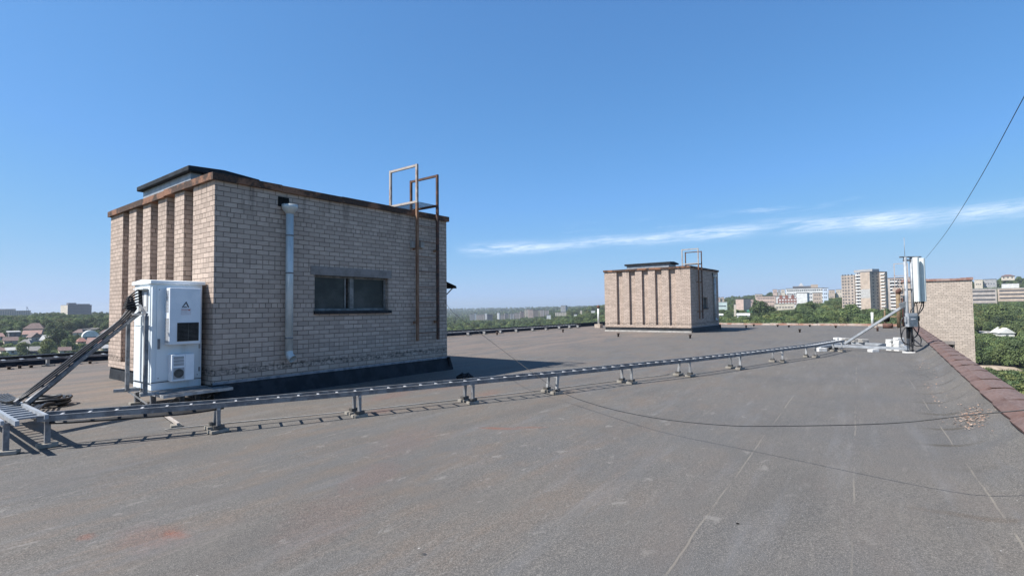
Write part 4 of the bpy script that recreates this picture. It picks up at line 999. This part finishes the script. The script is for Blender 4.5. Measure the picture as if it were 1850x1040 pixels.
TM = [trunk_mesh(h) for h in CH]
CROWNS = {}
def tree(x, y, k, s, lb, gr):
    z = txy(x, y); t = wthing('broadleaf_tree' if k != 4 else 'poplar_tree', (x, y, z - .3), random.uniform(0, 6.28), lb, 'tree', gr)
    t.scale = (s, s, s * random.uniform(.85, 1.1))
    c = bpy.data.objects.new('crown', CM[k]); C.objects.link(c); c.parent = t
    q = bpy.data.objects.new('trunk', TM[k]); C.objects.link(q); q.parent = t
    CROWNS.setdefault(k, c); return t
KEEP = []                                                         # keep-out circles around buildings and in front of them
VIEW = []                                                         # buildings that must stay seen over the trees before them
def clear(x, y, r, zcut=None, half=None):
    KEEP.append((x, y, r))
    if zcut is not None: d = math.hypot(x, y); VIEW.append((math.atan2(x, y), math.atan((half or r) / d), d, (zcut - H) / d))
def fit(x, y, z, h, s):
    """tree size that leaves the buildings behind it in view"""
    a, d = math.atan2(x, y), math.hypot(x, y)
    for va, hw, vd, sl_ in VIEW:
        if d < vd and abs(a - va) < hw + 3.5 * s / d:
            m_ = (H + sl_ * d - z) / h
            if m_ < s: s = m_
    return s

# ---- buildings
def grid(root, face, W_, Dp, z0, cols, rows, ww, wh, fh, margin=1.5, mat=None, deep=.06):
    """windows of one facade; each is a mesh object sharing one mesh"""
    key = (face, round(ww, 2), round(wh, 2)); L = W_ if face == 'f' else Dp
    hw, hh = ww / 2, wh / 2
    mb = MB()
    if face == 'f': mb.box(-hw, hw, -deep, .05, -hh, hh)
    elif face == 'r': mb.box(-.05, deep, -hw, hw, -hh, hh)
    else: mb.box(-deep, .05, -hw, hw, -hh, hh)
    first = None
    for r_ in range(rows):
        for c_ in range(cols):
            s = margin + (L - 2 * margin) * ((c_ + .5) / cols); z = z0 + fh * (r_ + .55)
            loc = (-W_ / 2 + s, 0, z) if face == 'f' else ((W_ / 2, s, z) if face == 'r' else (-W_ / 2, s, z))
            if first is None: first = mb.build('window', mat or MAT['pane'], None, frame='world'); o = first
            else: o = first.copy(); C.objects.link(o)
            o.parent = root; o.location = loc
def block(name, lb, D, px0, px1, ytop, wall, cat='building', rel=0, depth=14, floors=5, cols=0, side=None, sidecols=0, roofm='r_dark', zb=None, group=None, ww=1.6, wh=1.5, parapet=.6, front=60, low=.22):
    pc = (px0 + px1) / 2; p0, p1 = onray(px0, ytop, D), onray(px1, ytop, D); c = (p0 + p1) / 2
    a = math.atan2(c.x, c.y); wd = (p1 - p0).length * math.cos(a) if abs(rel) < .01 else (p1 - p0).length
    wd = (px1 - px0) / F * D * math.cos(a) / max(.3, math.cos(rel))
    zt = c.z; z0 = (txy(c.x, c.y) if zb is None else zb) - 1.5
    r = wthing(name, (c.x, c.y, z0), -a + rel, lb, cat, group); h = zt - z0
    MB().box(-wd / 2, wd / 2, 0, depth, 0, h - parapet).build('wall', MAT[wall], r)
    MB().box(-wd / 2 - .3, wd / 2 + .3, -.3, depth + .3, h - parapet + .003, h).build('roof', MAT[roofm], r)
    if cols:
        fh = (h - 2.5 - parapet) / floors
        grid(r, 'f', wd, depth, 2.0, cols, floors, ww, min(wh, fh * .6), fh)
        if side: grid(r, side, wd, depth, 2.0, sidecols, floors, ww, min(wh, fh * .6), fh)
    clear(c.x, c.y, wd / 2 + 5, z0 + h * low, wd / 2)
    return r, wd, h
# left skyline
r, wd, h = block('long_building', 'long pale building with a taller block on the left skyline', 1200, -40, 57, 561, 'w_beige', floors=4, cols=22, rel=0, depth=20, ww=2.4, wh=2)
MB().box(wd / 2 - 54, wd / 2 - 26, -.6, 15, h, h + 4).build('upper_block', MAT['w_pink'], r)
MB().bar((wd / 2 - 7, 5, h), (wd / 2 - 7, 5, h + 9.5), 1.0, 1.0, (1, 0, 0)).bar((wd / 2 - 3.5, 5, h), (wd / 2 - 7, 5, h + 9), .8, .8, (1, 0, 0)).build('roof_mast', MAT['w_grey'], r)
r, wd, h = block('office_block', 'dark square block with one pale sunlit end on the left skyline', 1150, 123, 166, 550.5, 'w_dark', floors=7, cols=14, rel=R(16), depth=46, ww=2.8, wh=2, roofm='w_dark', front=120)
MB().box(-wd / 2 - .25, -wd / 2 - .01, .0, 46, 0, h - .7).build('sunlit_end_wall', MAT['w_cream'], r)  # sunlight on this end is put into the colour as a paler wall
MB().box(-wd / 2 + 3, -wd / 2 + 17, 8, 20, h, h + 4.5).box(wd / 2 - 24, wd / 2 - 2, 4, 20, h, h + 2.2).build('roof_house', MAT['w_dark'], r)

def house(px, py, wpx, kind, roofm, wallm, lb, hh=3.4, rh=2.6, dep=9, rot=0, name='village_house', chim=False):
    q = hit(px, py)
    if q is None: return
    D = math.hypot(q.x, q.y); a = math.atan2(q.x, q.y); wd = wpx / F * q.y * math.cos(a) / max(.5, math.cos(rot)) * 1.02
    r = wthing(name, (q.x, q.y, q.z - .5), -a + rot, lb, 'house' if 'shed' not in name else 'shed')
    MB().box(-wd / 2, wd / 2, 0, dep, 0, hh + .5).build('wall', MAT[wallm], r); z = hh + .503; e = .5; mb = MB()
    if kind == 'hip':
        i = min(wd * .3, dep / 2)
        mb.add([(-wd / 2 - e, -e, z), (wd / 2 + e, -e, z), (wd / 2 + e, dep + e, z), (-wd / 2 - e, dep + e, z), (-wd / 2 + i, dep / 2, z + rh), (wd / 2 - i, dep / 2, z + rh)],
               [(0, 1, 5, 4), (1, 2, 5), (2, 3, 4, 5), (3, 0, 4), (0, 3, 2, 1)])
    elif kind == 'gable': mb.prism([(-e, z), (dep / 2, z + rh), (dep + e, z)], 'x', -wd / 2 - e, wd / 2 + e)
    elif kind == 'gable_front': mb.prism([(-wd / 2 - e, z), (0, z + rh), (wd / 2 + e, z)], 'y', -e, dep + e)
    elif kind == 'arch': mb.prism([(wd / 2 * math.cos(k * math.pi / 12) * 1.03, z + rh * math.sin(k * math.pi / 12)) for k in range(13)], 'y', -e, dep + e)
    else: mb.prism([(-e, z), (-e, z + .25), (dep + e, z + .9), (dep + e, z)], 'x', -wd / 2 - e, wd / 2 + e)
    rf = mb.build('roof', MAT[roofm], r)
    if chim:
        MB().box(wd * .12, wd * .12 + 1.1, dep * .35, dep * .35 + 1.1, z + rh * .3, z + rh + 1.6).build('chimney', MAT['r_white'], rf)
    n = max(1, int(wd / 4.5))
    for k in range(n):
        x = -wd / 2 + wd * (k + .5) / n; MB().box(x - .6, x + .6, -.05, .02, 1.5, 2.7).build('window', MAT['pane'], r)
    clear(q.x, q.y, wd / 2 + 3, q.z + 1.2, wd / 2)
H_ = [(60, 601, 36, 'hip', 'r_brown', 'w_beige', 'house with a broad brown hipped roof below the left woods', 3.5, 5), (27, 609, 20, 'shed', 'r_pale', 'w_dark', 'low dark house with a flat pale roof left of the brown hipped one', 4, 1),
      (57, 611, 32, 'gable', 'r_salmon', 'w_pink', 'house with a long salmon roof under the brown hipped one', 3.2, 3), (66, 617, 18, 'gable_front', 'r_brown', 'w_grey', 'dark gabled house in front of the salmon roof', 3, 3.6),
      (79, 621, 14, 'gable', 'r_pale', 'w_white', 'small house with a steep pale grey roof', 2.6, 3.5), (20, 622, 24, 'gable', 'r_brown', 'w_beige', 'house with faded rust roof at the far left', 2.6, 2.6),
      (43, 629, 22, 'hip', 'r_grey', 'w_cream', 'house with grey hipped roof among the left trees', 2.6, 3), (32, 641, 36, 'gable', 'r_pale', 'w_white', 'long low house with a light roof just above the left parapet', 2.8, 1.6),
      (69, 641, 33, 'gable', 'r_grey', 'w_dark', 'house with a dark grey gable roof just above the left parapet', 2.6, 2.6), (3, 614, 9, 'gable', 'r_salmon', 'w_cream', 'salmon roofed house cut by the left picture edge', 2.6, 2.6),
      (140, 606, 17, 'hip', 'r_brown', 'w_cream', 'brown hipped house right of the big dark trees', 2.4, 3), (164, 613, 29, 'arch', 'r_white', 'w_grey', 'hangar-like house with a white arched roof', 2.2, 5),
      (189, 606, 18, 'hip', 'r_brown', 'w_pink', 'brown hipped house beside the brick penthouse edge', 2.2, 3), (149, 622, 17, 'hip', 'r_red', 'w_beige', 'small house with a dark red roof under the arched one', 2, 2.6),
      (169, 627, 24, 'gable', 'r_salmon', 'w_white', 'house with a bright salmon roof and white chimney', 2.6, 4), (192, 634, 12, 'gable', 'r_pale', 'w_beige', 'pale roofed house behind the steep cable ladder', 2, 2.2),
      (158, 599, 30, 'shed', 'r_grey', 'w_pink', 'long flat shed below the left treeline', 2.2, .6), (118, 640, 20, 'gable', 'r_brown', 'w_cream', 'small brown house low between the trees', 2.2, 2.2),
      (100, 606, 12, 'gable', 'r_pale', 'w_white', 'small white house at the foot of the woods', 2.2, 2), (8, 640, 12, 'gable', 'r_brown', 'w_cream', 'brown roofed house at the lower left picture edge', 2.2, 2)]
for k, a in enumerate(H_): house(*a[:9], rot=(-.35, .2, -.2, .4, -.5, .1)[k % 6] * .8, chim=('chimney' in a[6]))

# middle distance: apartment blocks in the valley
mid_ = [(848.5, 857, 567, 'w_grey', 'leftmost grey block of flats in the valley'), (857, 860.5, 565.5, 'w_white', 'narrow white end wall of the leftmost valley block'), (861, 875, 567.5, 'w_panel', 'grey-brown block of flats between two white gable ends'),
        (875.5, 879.5, 565.5, 'w_white', 'second narrow white gable block in the valley'), (880, 890, 567.5, 'w_dark', 'darker slab block half hidden by trees in the valley'), (898, 902, 564.5, 'w_white', 'third pale gable block in the valley'),
        (902.5, 912, 568, 'w_panel', 'low panel block right of the third pale gable'), (912, 919, 565.5, 'w_panel', 'panel block with two tones in the middle of the valley'), (921, 928, 566, 'w_grey', 'grey panel block in the middle of the valley'),
        (929, 939, 564.5, 'w_panel', 'panel block left of the tall pinkish one'), (940, 947, 562, 'w_pink', 'short pink block leaning on the tall pale tower'), (948, 953, 558.5, 'w_cream', 'tall pale tower of the valley estate'),
        (954, 962, 558.5, 'w_pink', 'pinkish slab right of the tall pale tower'), (963, 973, 559.5, 'w_beige', 'beige slab block near the hill'), (975, 982, 559.5, 'w_panel', 'panel slab near the hill foot'), (984, 991, 560, 'w_panel', 'last panel slab before the wooded hill')]
for k, (a, b, yt, m_, lb) in enumerate(mid_):
    block('apartment_slab', lb, 1450 + 35 * (k % 4), a, b, yt, m_, floors=8, cols=max(1, int((b - a) / 2.2)) if m_ not in ('w_white',) else 0, depth=12, group='apartment blocks in the valley', ww=2.4, wh=1.8, front=40, rel=R((-8, 6, -12)[k % 3]))
block('ridge_tower', 'square tower block alone on the wooded ridge left of the far penthouse', 1500, 1013, 1021.5, 551.5, 'w_grey', floors=9, cols=3, depth=16, ww=2.2, wh=1.8, rel=R(-20))
block('white_block', 'low white building below the ridge tower', 1300, 1003, 1023, 563.5, 'w_cream', floors=3, cols=6, depth=14, front=50)
block('white_block', 'tiny white building at the foot of the hill', 1150, 987.5, 995, 568.2, 'w_white', depth=12, front=40)
block('white_block', 'small white building right of the flue pipe base', 1200, 1068, 1075, 560.5, 'w_white', depth=12, front=60); block('white_block', 'small pale building left of the flue pipe', 1250, 1048, 1051.5, 560, 'w_cream', depth=12, front=60)
block('white_block', 'white shed roof between hill trees left of the flue pipe', 1100, 1037, 1042, 567, 'w_white', depth=12, front=50)

# right: the hill
r, wd, h = block('hospital_building', 'big white many-windowed building on the hill left of the tower block', 830, 1419, 1488, 520, 'w_white', floors=4, cols=17, depth=18, ww=2.0, wh=2.2, front=80, zb=4)
MB().box(-wd / 2 + 10, wd / 2 - 8, 4, 14, h, h + 3.2).build('roof_storey', MAT['w_dark'], r)
MB().box(wd / 2 - 18, wd / 2 - 8, 2.5, 12, h + .02, h + 5.2).build('lift_house', MAT['w_beige'], r)
MB().add([(-wd / 2 + 18, 6, h + 3.2), (-wd / 2 + 26, 6, h + 3.2), (-wd / 2 + 26, 12, h + 3.2), (-wd / 2 + 18, 12, h + 3.2), (-wd / 2 + 22, 9, h + 9)], [(0, 1, 4), (1, 2, 4), (2, 3, 4), (3, 0, 4), (0, 3, 2, 1)]).build('roof_pyramid', MAT['w_grey'], r)
block('hospital_wing', 'bluish white end wing at the right of the big white building', 815, 1486, 1496, 519.5, 'w_blue', floors=4, cols=2, depth=16, ww=1.6, wh=1.8, zb=4, front=80)
block('white_annex', 'plain white cubic annex before the big white building', 760, 1439, 1458, 528.5, 'w_white', depth=14, rel=R(-12), zb=2, front=70)
block('beige_annex', 'beige annex before the right part of the big white building', 770, 1468, 1485, 528.5, 'w_beige', floors=3, cols=3, depth=14, zb=2, front=70)
r, wd, h = block('school_building', 'white building with brick-red window bands and three red roof gables', 720, 1402, 1438, 534.5, 'w_white', floors=2, cols=0, depth=14, zb=-2, front=80)
MB().box(-wd / 2 + 2, wd / 2 + .3, -.5, .2, h - 11.5, h - 3.2).build('red_band', MAT['w_brown'], r)
for rr_ in range(2):
    for c_ in range(7):
        x = -wd / 2 + 3.5 + c_ * 3.6; MB().box(x, x + 2.3, -.62, -.51, h - 10.6 + rr_ * 4, h - 8.8 + rr_ * 4).build('window', MAT['r_white'], r)
for x in (-wd / 2 + 6, -wd / 2 + 13, -wd / 2 + 20.5):
    MB().prism([(x - 1.9, h - 3), (x - 1.9, h + .6), (x, h + 1.6), (x + 1.9, h + .6), (x + 1.9, h - 3)], 'y', -.55, 1).build('gable', MAT['w_brown'], r)
r, wd, h = block('low_terrace', 'long cream base building under the red-banded one', 690, 1399, 1435, 547.5, 'w_cream', floors=1, cols=6, depth=12, zb=-7, front=60, ww=2.2)
block('long_beige_building', 'long beige two-tone building left of the red-banded one', 760, 1366, 1401, 534.5, 'w_pink', floors=3, cols=10, depth=14, zb=-2, front=70, rel=R(-6))
block('beige_hall', 'plain sunlit beige hall with a windowless wall on the hill', 700, 1329, 1343, 539.5, 'w_pink', depth=22, zb=-6, front=60, rel=R(-25)); block('beige_hall', 'pinkish gabled wing right of the plain beige hall', 730, 1344, 1361, 539.5, 'w_pink', floors=2, cols=3, depth=14, zb=-6, front=60, rel=R(14))
block('white_stair_tower', 'narrow white tower block left of the plain beige hall', 600, 1325.6, 1329.4, 548.5, 'w_cream', depth=4, zb=-16, front=70)
block('teal_house', 'long pale teal house just right of the far penthouse', 750, 1293, 1313.5, 545, 'w_teal', floors=1, cols=7, depth=12, roofm='r_pale', front=60, zb=-5)
for (a, b, yt, D, m_, lb) in ((1294, 1301, 537, 1150, 'w_pink', 'leftmost tiny pink house on the skyline right of the far penthouse'), (1302, 1308, 536.5, 1150, 'w_beige', 'tiny beige house on the skyline beside the pink one'), (1364, 1377, 531, 1200, 'w_beige', 'beige low house on the skyline over the long beige building'),
                              (1396, 1404, 522.5, 1150, 'w_pink', 'pink tower-like house on the skyline'), (1405, 1410, 523, 1180, 'w_grey', 'grey narrow house on the skyline beside the pink one'), (1411, 1418, 522.5, 1160, 'w_cream', 'cream house on the skyline touching the big white building'),
                              (1497, 1508, 523.5, 1000, 'w_beige', 'beige house between the big white building and the tower block'), (1510, 1522, 522.5, 1000, 'w_cream', 'cream house just left of the tower block')):
    block('hill_house', lb, D, a, b, yt, m_, cat='house', floors=2, cols=2, depth=10, roofm='r_brown', front=90)
house(1298, 573, 16, 'gable', 'r_white', 'w_white', 'white roofed shed right above the far roof edge beside the far penthouse', 2.5, 1.5, name='long_shed'); house(1343, 574, 22, 'gable', 'r_white', 'w_white', 'white shed among the trees above the far roof edge', 2.5, 2, name='long_shed')
house(1356, 565, 12, 'gable', 'r_green', 'r_green', 'bright green shed on the hillside', 2.5, 1.2, name='long_shed'); house(1375, 563, 24, 'gable', 'r_white', 'w_cream', 'long white roofed shed right of the green one', 1.6, 1.4, name='long_shed')
house(1343, 561, 7, 'hip', 'r_grey', 'w_beige', 'small beige house on the hillside left of the green shed', 2.5, 2); house(1376, 553, 8, 'hip', 'r_pale', 'w_cream', 'small cream house above the long white shed', 3, 2)
# tower block
aT = math.atan2((1571 - 925) / F, 1); pT = onray(1571, 491, 470); z0 = -12
r = wthing('tower_block', (pT.x, pT.y, z0), -aT - R(37), 'tall beige tower block with white balconies, one side sunlit and one dark', 'tower block'); hT = pT.z - z0; WL, WRt = 30.0, 24.0
MB().box(-WL, -16.5, 2.0, 22, 0, hT - 1.5).build('wall', MAT['w_tower'], r); MB().box(-16.5, -9.2, 3.2, 22, 0, hT - .5).build('wall', MAT['w_panel'], r)
MB().box(-9.2, 0, 0, 22, 0, hT).build('wall', MAT['w_beige'], r)
MB().box(-9.3, .1, -.1, 22.1, hT + .003, hT + .5).build('roof', MAT['r_dark'], r)
MB().box(.003, 5.2, 12, 15, 0, hT - .5).build('wall', MAT['w_tower'], r)
MB().box(-20, -2, 6, 15, hT + .5, hT + 3).build('roof_house', MAT['w_grey'], r)
MB().box(-9.2 + .1, -.1, -.04, .0, hT * .45, hT * .64).build('pale_panel', MAT['r_pale'], r)
nf = 14; fh = (hT - 2) / nf
wm = MB().box(-.75, .75, -.06, .03, -.7, .7).build('window', MAT['pane'], r); wm.location = (-28, 2, 2); n_w = 1
def cpy(o, loc, rz=0):
    c = o.copy(); C.objects.link(c); c.parent = r; c.location = loc; c.rotation_euler.z = rz; return c
bal = None
for f in range(nf):
    z = 2 + fh * (f + .5)
    for x in (-25.6, -22.5, -19): cpy(wm, (x, 2, z))
    if f: cpy(wm, (-28.3, 2, z))
    if bal is None: bal = MB().box(-3.0, 3.0, -1.2, 0, -1.3, -.1).build('balcony', MAT['r_white'], r); bal.location = (-12.8, 3.2, z)
    else: cpy(bal, (-12.8, 3.2, z))
    cpy(wm, (-14, 3.19, z + .5)); cpy(wm, (-11.6, 3.19, z + .5))
    cpy(wm, (0, 4, z), R(90)); cpy(wm, (0, 9, z), R(90)); 
    b = cpy(bal, (3.2, 12, z)); b.scale = (.6, .8, .9)
clear(pT.x, pT.y, 30, z0 + 10, 22)
r2, wd, h = block('apartment_slab', 'lower block of flats with white balconies right of the tower block', 500, 1603, 1652, 501, 'w_panel', floors=12, cols=9, depth=14, ww=1.6, zb=-12, rel=R(-15), front=50, roofm='r_brown')
for f in range(11): MB().box(-wd / 2 + 2, -wd / 2 + 8, -1.2, -.1, 3 + f * (h - 4) / 11, 4.2 + f * (h - 4) / 11).build('balcony', MAT['r_white'], r2)
# right edge
r, wd, h = block('long_apartment_block', 'long pale block of flats on the hill at the right picture edge', 560, 1752, 1800, 521, 'w_panel', floors=4, cols=12, depth=13, ww=2.0, zb=-2, front=70, roofm='r_pale', rel=R(5))
r, wd, h = block('long_apartment_block', 'second pale block of flats, cut by the right picture edge', 575, 1801, 1880, 519.5, 'w_beige', floors=4, cols=18, depth=13, ww=2.0, zb=0, front=70, roofm='r_pale', rel=R(-4))
q = onray(1821, 502, 860); r = wthing('hilltop_house', (q.x, q.y, q.z - 4), -math.atan2(q.x, q.y), 'cream house with brown hipped roof alone on the hilltop at right', 'house')
MB().box(-8, 8, 0, 12, 0, 7).build('wall', MAT['w_cream'], r); MB().add([(-9, -1, 7), (9, -1, 7), (9, 13, 7), (-9, 13, 7), (-3, 6, 10), (3, 6, 10)], [(0, 1, 5, 4), (1, 2, 5), (2, 3, 4, 5), (3, 0, 4), (0, 3, 2, 1)]).build('roof', MAT['r_brown'], r)
for x in (-5, 0, 5): MB().box(x - .8, x + .8, -.1, .02, 3.5, 5.5).build('window', MAT['pane'], r)
clear(q.x, q.y, 16, q.z - 2, 9)
block('white_hall', 'long white flat hall below the hilltop house', 800, 1809, 1841, 511.5, 'w_white', depth=14, front=70, cols=0); block('hill_house', 'low dark roofed house on the ridge left of the hilltop house', 820, 1776, 1800, 504, 'w_grey', cat='house', depth=10, front=50, roofm='r_dark', cols=4, floors=1)
block('hill_house', 'pale house on the ridge nearest the stair tower', 820, 1760, 1775, 504.5, 'w_cream', cat='house', depth=10, front=50, roofm='r_pale', cols=3, floors=1)
house(1820, 612, 26, 'gable_front', 'r_white', 'w_white', 'white gabled hall among trees in the right valley', 3.2, 3.2, 14, name='white_hall', rot=.3); house(1786, 606, 30, 'shed', 'r_pale', 'w_teal', 'long pale greenhouse left of the white gabled hall', 1.6, .5, name='long_shed')
q = hit(1796, 668); 
if q: 
    mb = MB(); n = 24
    vs = [(0, 0, 1.8)] + [(13 * math.cos(k / n * 6.283) * random.uniform(.8, 1.1), 9 * math.sin(k / n * 6.283) * random.uniform(.8, 1.1), -1.5) for k in range(n)]
    for k in range(n): x, y, z = vs[1 + k]; vs.append((x * .55, y * .55, 1.2 + random.uniform(-.3, .3)))
    mb.add(vs, [(1 + k, 1 + (k + 1) % n, 1 + n + (k + 1) % n, 1 + n + k) for k in range(n)] + [(0, 1 + n + k, 1 + n + (k + 1) % n) for k in range(n)], True)
    o = mb.build('sand_heap', two('sand', (.30, .24, .17), (.42, .34, .25), .4), frame='world'); o.location = q; tag(o, 'bare sandy heap in the bushes beyond the rusty parapet', 'sand heap'); clear(q.x, q.y, 13, q.z + .2, 10)

# ---- individual trees: nearest and most visible ones
random.seed(21)
def free(x, y): return all((x - a) ** 2 + (y - b) ** 2 > r_ * r_ for a, b, r_ in KEEP)
taken = []
def scatter(px0, px1, d0, d1, n, ks, s0, s1, lb, gr):
    m = 0; tries = 0
    while m < n and tries < n * 40:
        tries += 1; px = random.uniform(px0, px1); d = random.uniform(d0, d1); a = math.atan((px - 925) / F); x, y = d * math.sin(a), d * math.cos(a)
        if not free(x, y) or any((x - p) ** 2 + (y - q_) ** 2 < 30 for p, q_ in taken): continue
        k = random.choice(ks); s = fit(x, y, txy(x, y), CH[k], random.uniform(s0, s1))
        if s < .28: continue
        taken.append((x, y)); tree(x, y, k, s, lb, gr); m += 1
scatter(1700, 1900, 175, 330, 60, (0, 1, 2, 3), .7, 1.05, 'leafy green tree on the slope beyond the rusty parapet', 'trees beyond the rusty parapet')
scatter(1290, 1640, 330, 480, 45, (0, 1, 2, 3), .9, 1.3, 'leafy green tree in the belt just above the far roof edge', 'trees above the far roof edge')
scatter(0, 200, 400, 540, 26, (0, 1, 2), .8, 1.2, 'garden tree among the village houses at left', 'garden trees at left')
for (px, d, k, s, lb) in ((104, 470, 1, 1.45, 'largest round dark tree among the village houses at left'), (88, 430, 1, 1.1, 'dark tree left of and below the largest village tree'), (42, 440, 0, 1.0, 'round dark tree between the pale and rust roofs at left'),
                          (1463, 520, 3, 2.0, 'tall dark spreading tree in front of the big white building'), (1372, 480, 1, 1.7, 'big dark tree over the green shed'), (1391, 500, 0, 1.6, 'dark tree beside the low cream terrace'), (1537, 430, 1, 1.5, 'bushy tree in front of the tower block'),
                          (1800, 480, 1, 1.7, 'big dark tree in front of the long pale blocks at right'), (1812, 470, 0, 1.6, 'dark tree touching the big one before the long pale blocks')):
    a = math.atan((px - 925) / F); x, y = d * math.sin(a), d * math.cos(a); tree(x, y, k, s, lb, None); taken.append((x, y))
# ---- the woods as one mass
pts = []
def woods(a0, a1, d0, d1, n, ks, s0, s1):
    for _ in range(n):
        a = rng.uniform(a0, a1); d = d0 * (d1 / d0) ** rng.uniform(0, 1); x, y = d * math.sin(R(a)), d * math.cos(R(a))
        if free(x, y):
            k = int(rng.choice(ks)); z = txy(x, y); s = fit(x, y, z, CH[k], rng.uniform(s0, s1) * (1 if d < 1000 else 1 + (d - 1000) / 6000))
            if s > .25: pts.append((x, y, z - .5, k, s, rng.uniform(0, 6.283)))
woods(pz(1690), 49, 130, 420, 1300, (0, 1, 2, 2, 3), .5, .95)
woods(pz(1270), 49, 300, 1300, 4200, (0, 1, 2, 3), .7, 1.15)
woods(pz(800), pz(1290), 520, 1450, 3000, (0, 1, 2, 3), .8, 1.3)
woods(-30, 12, 1450, 5200, 4200, (0, 1, 2), .75, 1.15)
woods(12, 49, 1250, 2400, 1500, (0, 1, 2, 3), .8, 1.2)
woods(36, 49, 330, 1700, 2600, (0, 1, 2, 3), .55, 1.0)
woods(-50, pz(230), 600, 1150, 2600, (0, 1, 1, 2, 3), .65, 1.05)
woods(-50, pz(230), 950, 1150, 130, (4,), .7, 1.0)
woods(-50, pz(230), 360, 600, 330, (0, 2, 3), .4, .75)
woods(-62, -30, 1200, 3000, 600, (0, 1), .5, .8)
me = bpy.data.meshes.new('woodland'); me.from_pydata([p[:3] for p in pts], [], [])
for nm, i, ty in (('kindi', 3, 'INT'), ('scl', 4, 'FLOAT'), ('rz', 5, 'FLOAT')):
    at_ = me.attributes.new(nm, ty, 'POINT'); at_.data.foreach_set('value', [p[i] for p in pts])
wo = bpy.data.objects.new('woodland', me); C.objects.link(wo); wo['kind'] = 'stuff'
ng = bpy.data.node_groups.new('woodland', 'GeometryNodeTree')
ng.interface.new_socket('Geometry', in_out='INPUT', socket_type='NodeSocketGeometry'); ng.interface.new_socket('Geometry', in_out='OUTPUT', socket_type='NodeSocketGeometry')
G = NT(ng); gi = G.n('NodeGroupInput'); go = G.n('NodeGroupOutput'); jn = G.n('GeometryNodeJoinGeometry')
def attr(nm, ty): return G.n('GeometryNodeInputNamedAttribute', {'Name': nm}, data_type=ty).outputs[0]
for k in range(5):
    if k not in CROWNS:
        t_ = tree(*[900 * f for f in (math.sin(R(-37)), math.cos(R(-37)))], k, 1.0, 'slim poplar standing in the left woods', None)
    oi = G.n('GeometryNodeObjectInfo', transform_space='ORIGINAL'); oi.inputs[0].default_value = CROWNS[k]
    cmpn = G.n('FunctionNodeCompare', {2: attr('kindi', 'INT'), 3: k}, data_type='INT', operation='EQUAL')
    ins_ = G.n('GeometryNodeInstanceOnPoints', {'Points': gi.outputs[0], 'Selection': cmpn.outputs[0], 'Instance': oi.outputs['Geometry']})
    rot = G.n('ShaderNodeCombineXYZ', {2: attr('rz', 'FLOAT')})
    ng.links.new(rot.outputs[0], ins_.inputs['Rotation']); ng.links.new(attr('scl', 'FLOAT'), ins_.inputs['Scale'])
    ng.links.new(ins_.outputs[0], jn.inputs[0])
ng.links.new(jn.outputs[0], go.inputs[0])
md = wo.modifiers.new('woods', 'NODES'); md.node_group = ng
wo.data.materials.append(MAT['leaf'])

# ------------------------------------------------------------------ haze
HAZE = True
if HAZE:
    m = bpy.data.materials.new('haze'); m.use_nodes = True; m.node_tree.nodes.clear(); t = NT(m.node_tree)
    pv = t.n('ShaderNodeVolumePrincipled', {'Color': (.80, .88, 1, 1), 'Density': 1.25e-4, 'Anisotropy': .2})
    out = t.n('ShaderNodeOutputMaterial'); m.node_tree.links.new(pv.outputs[0], out.inputs['Volume'])
    zmin = min(v[2] for v in vs if False) if False else -46.0
    mb = MB(); mb.box(-6700, 6700, -6700, 6700, zmin, 78)
    o = mb.build('haze', m, frame='world'); o['kind'] = 'stuff'
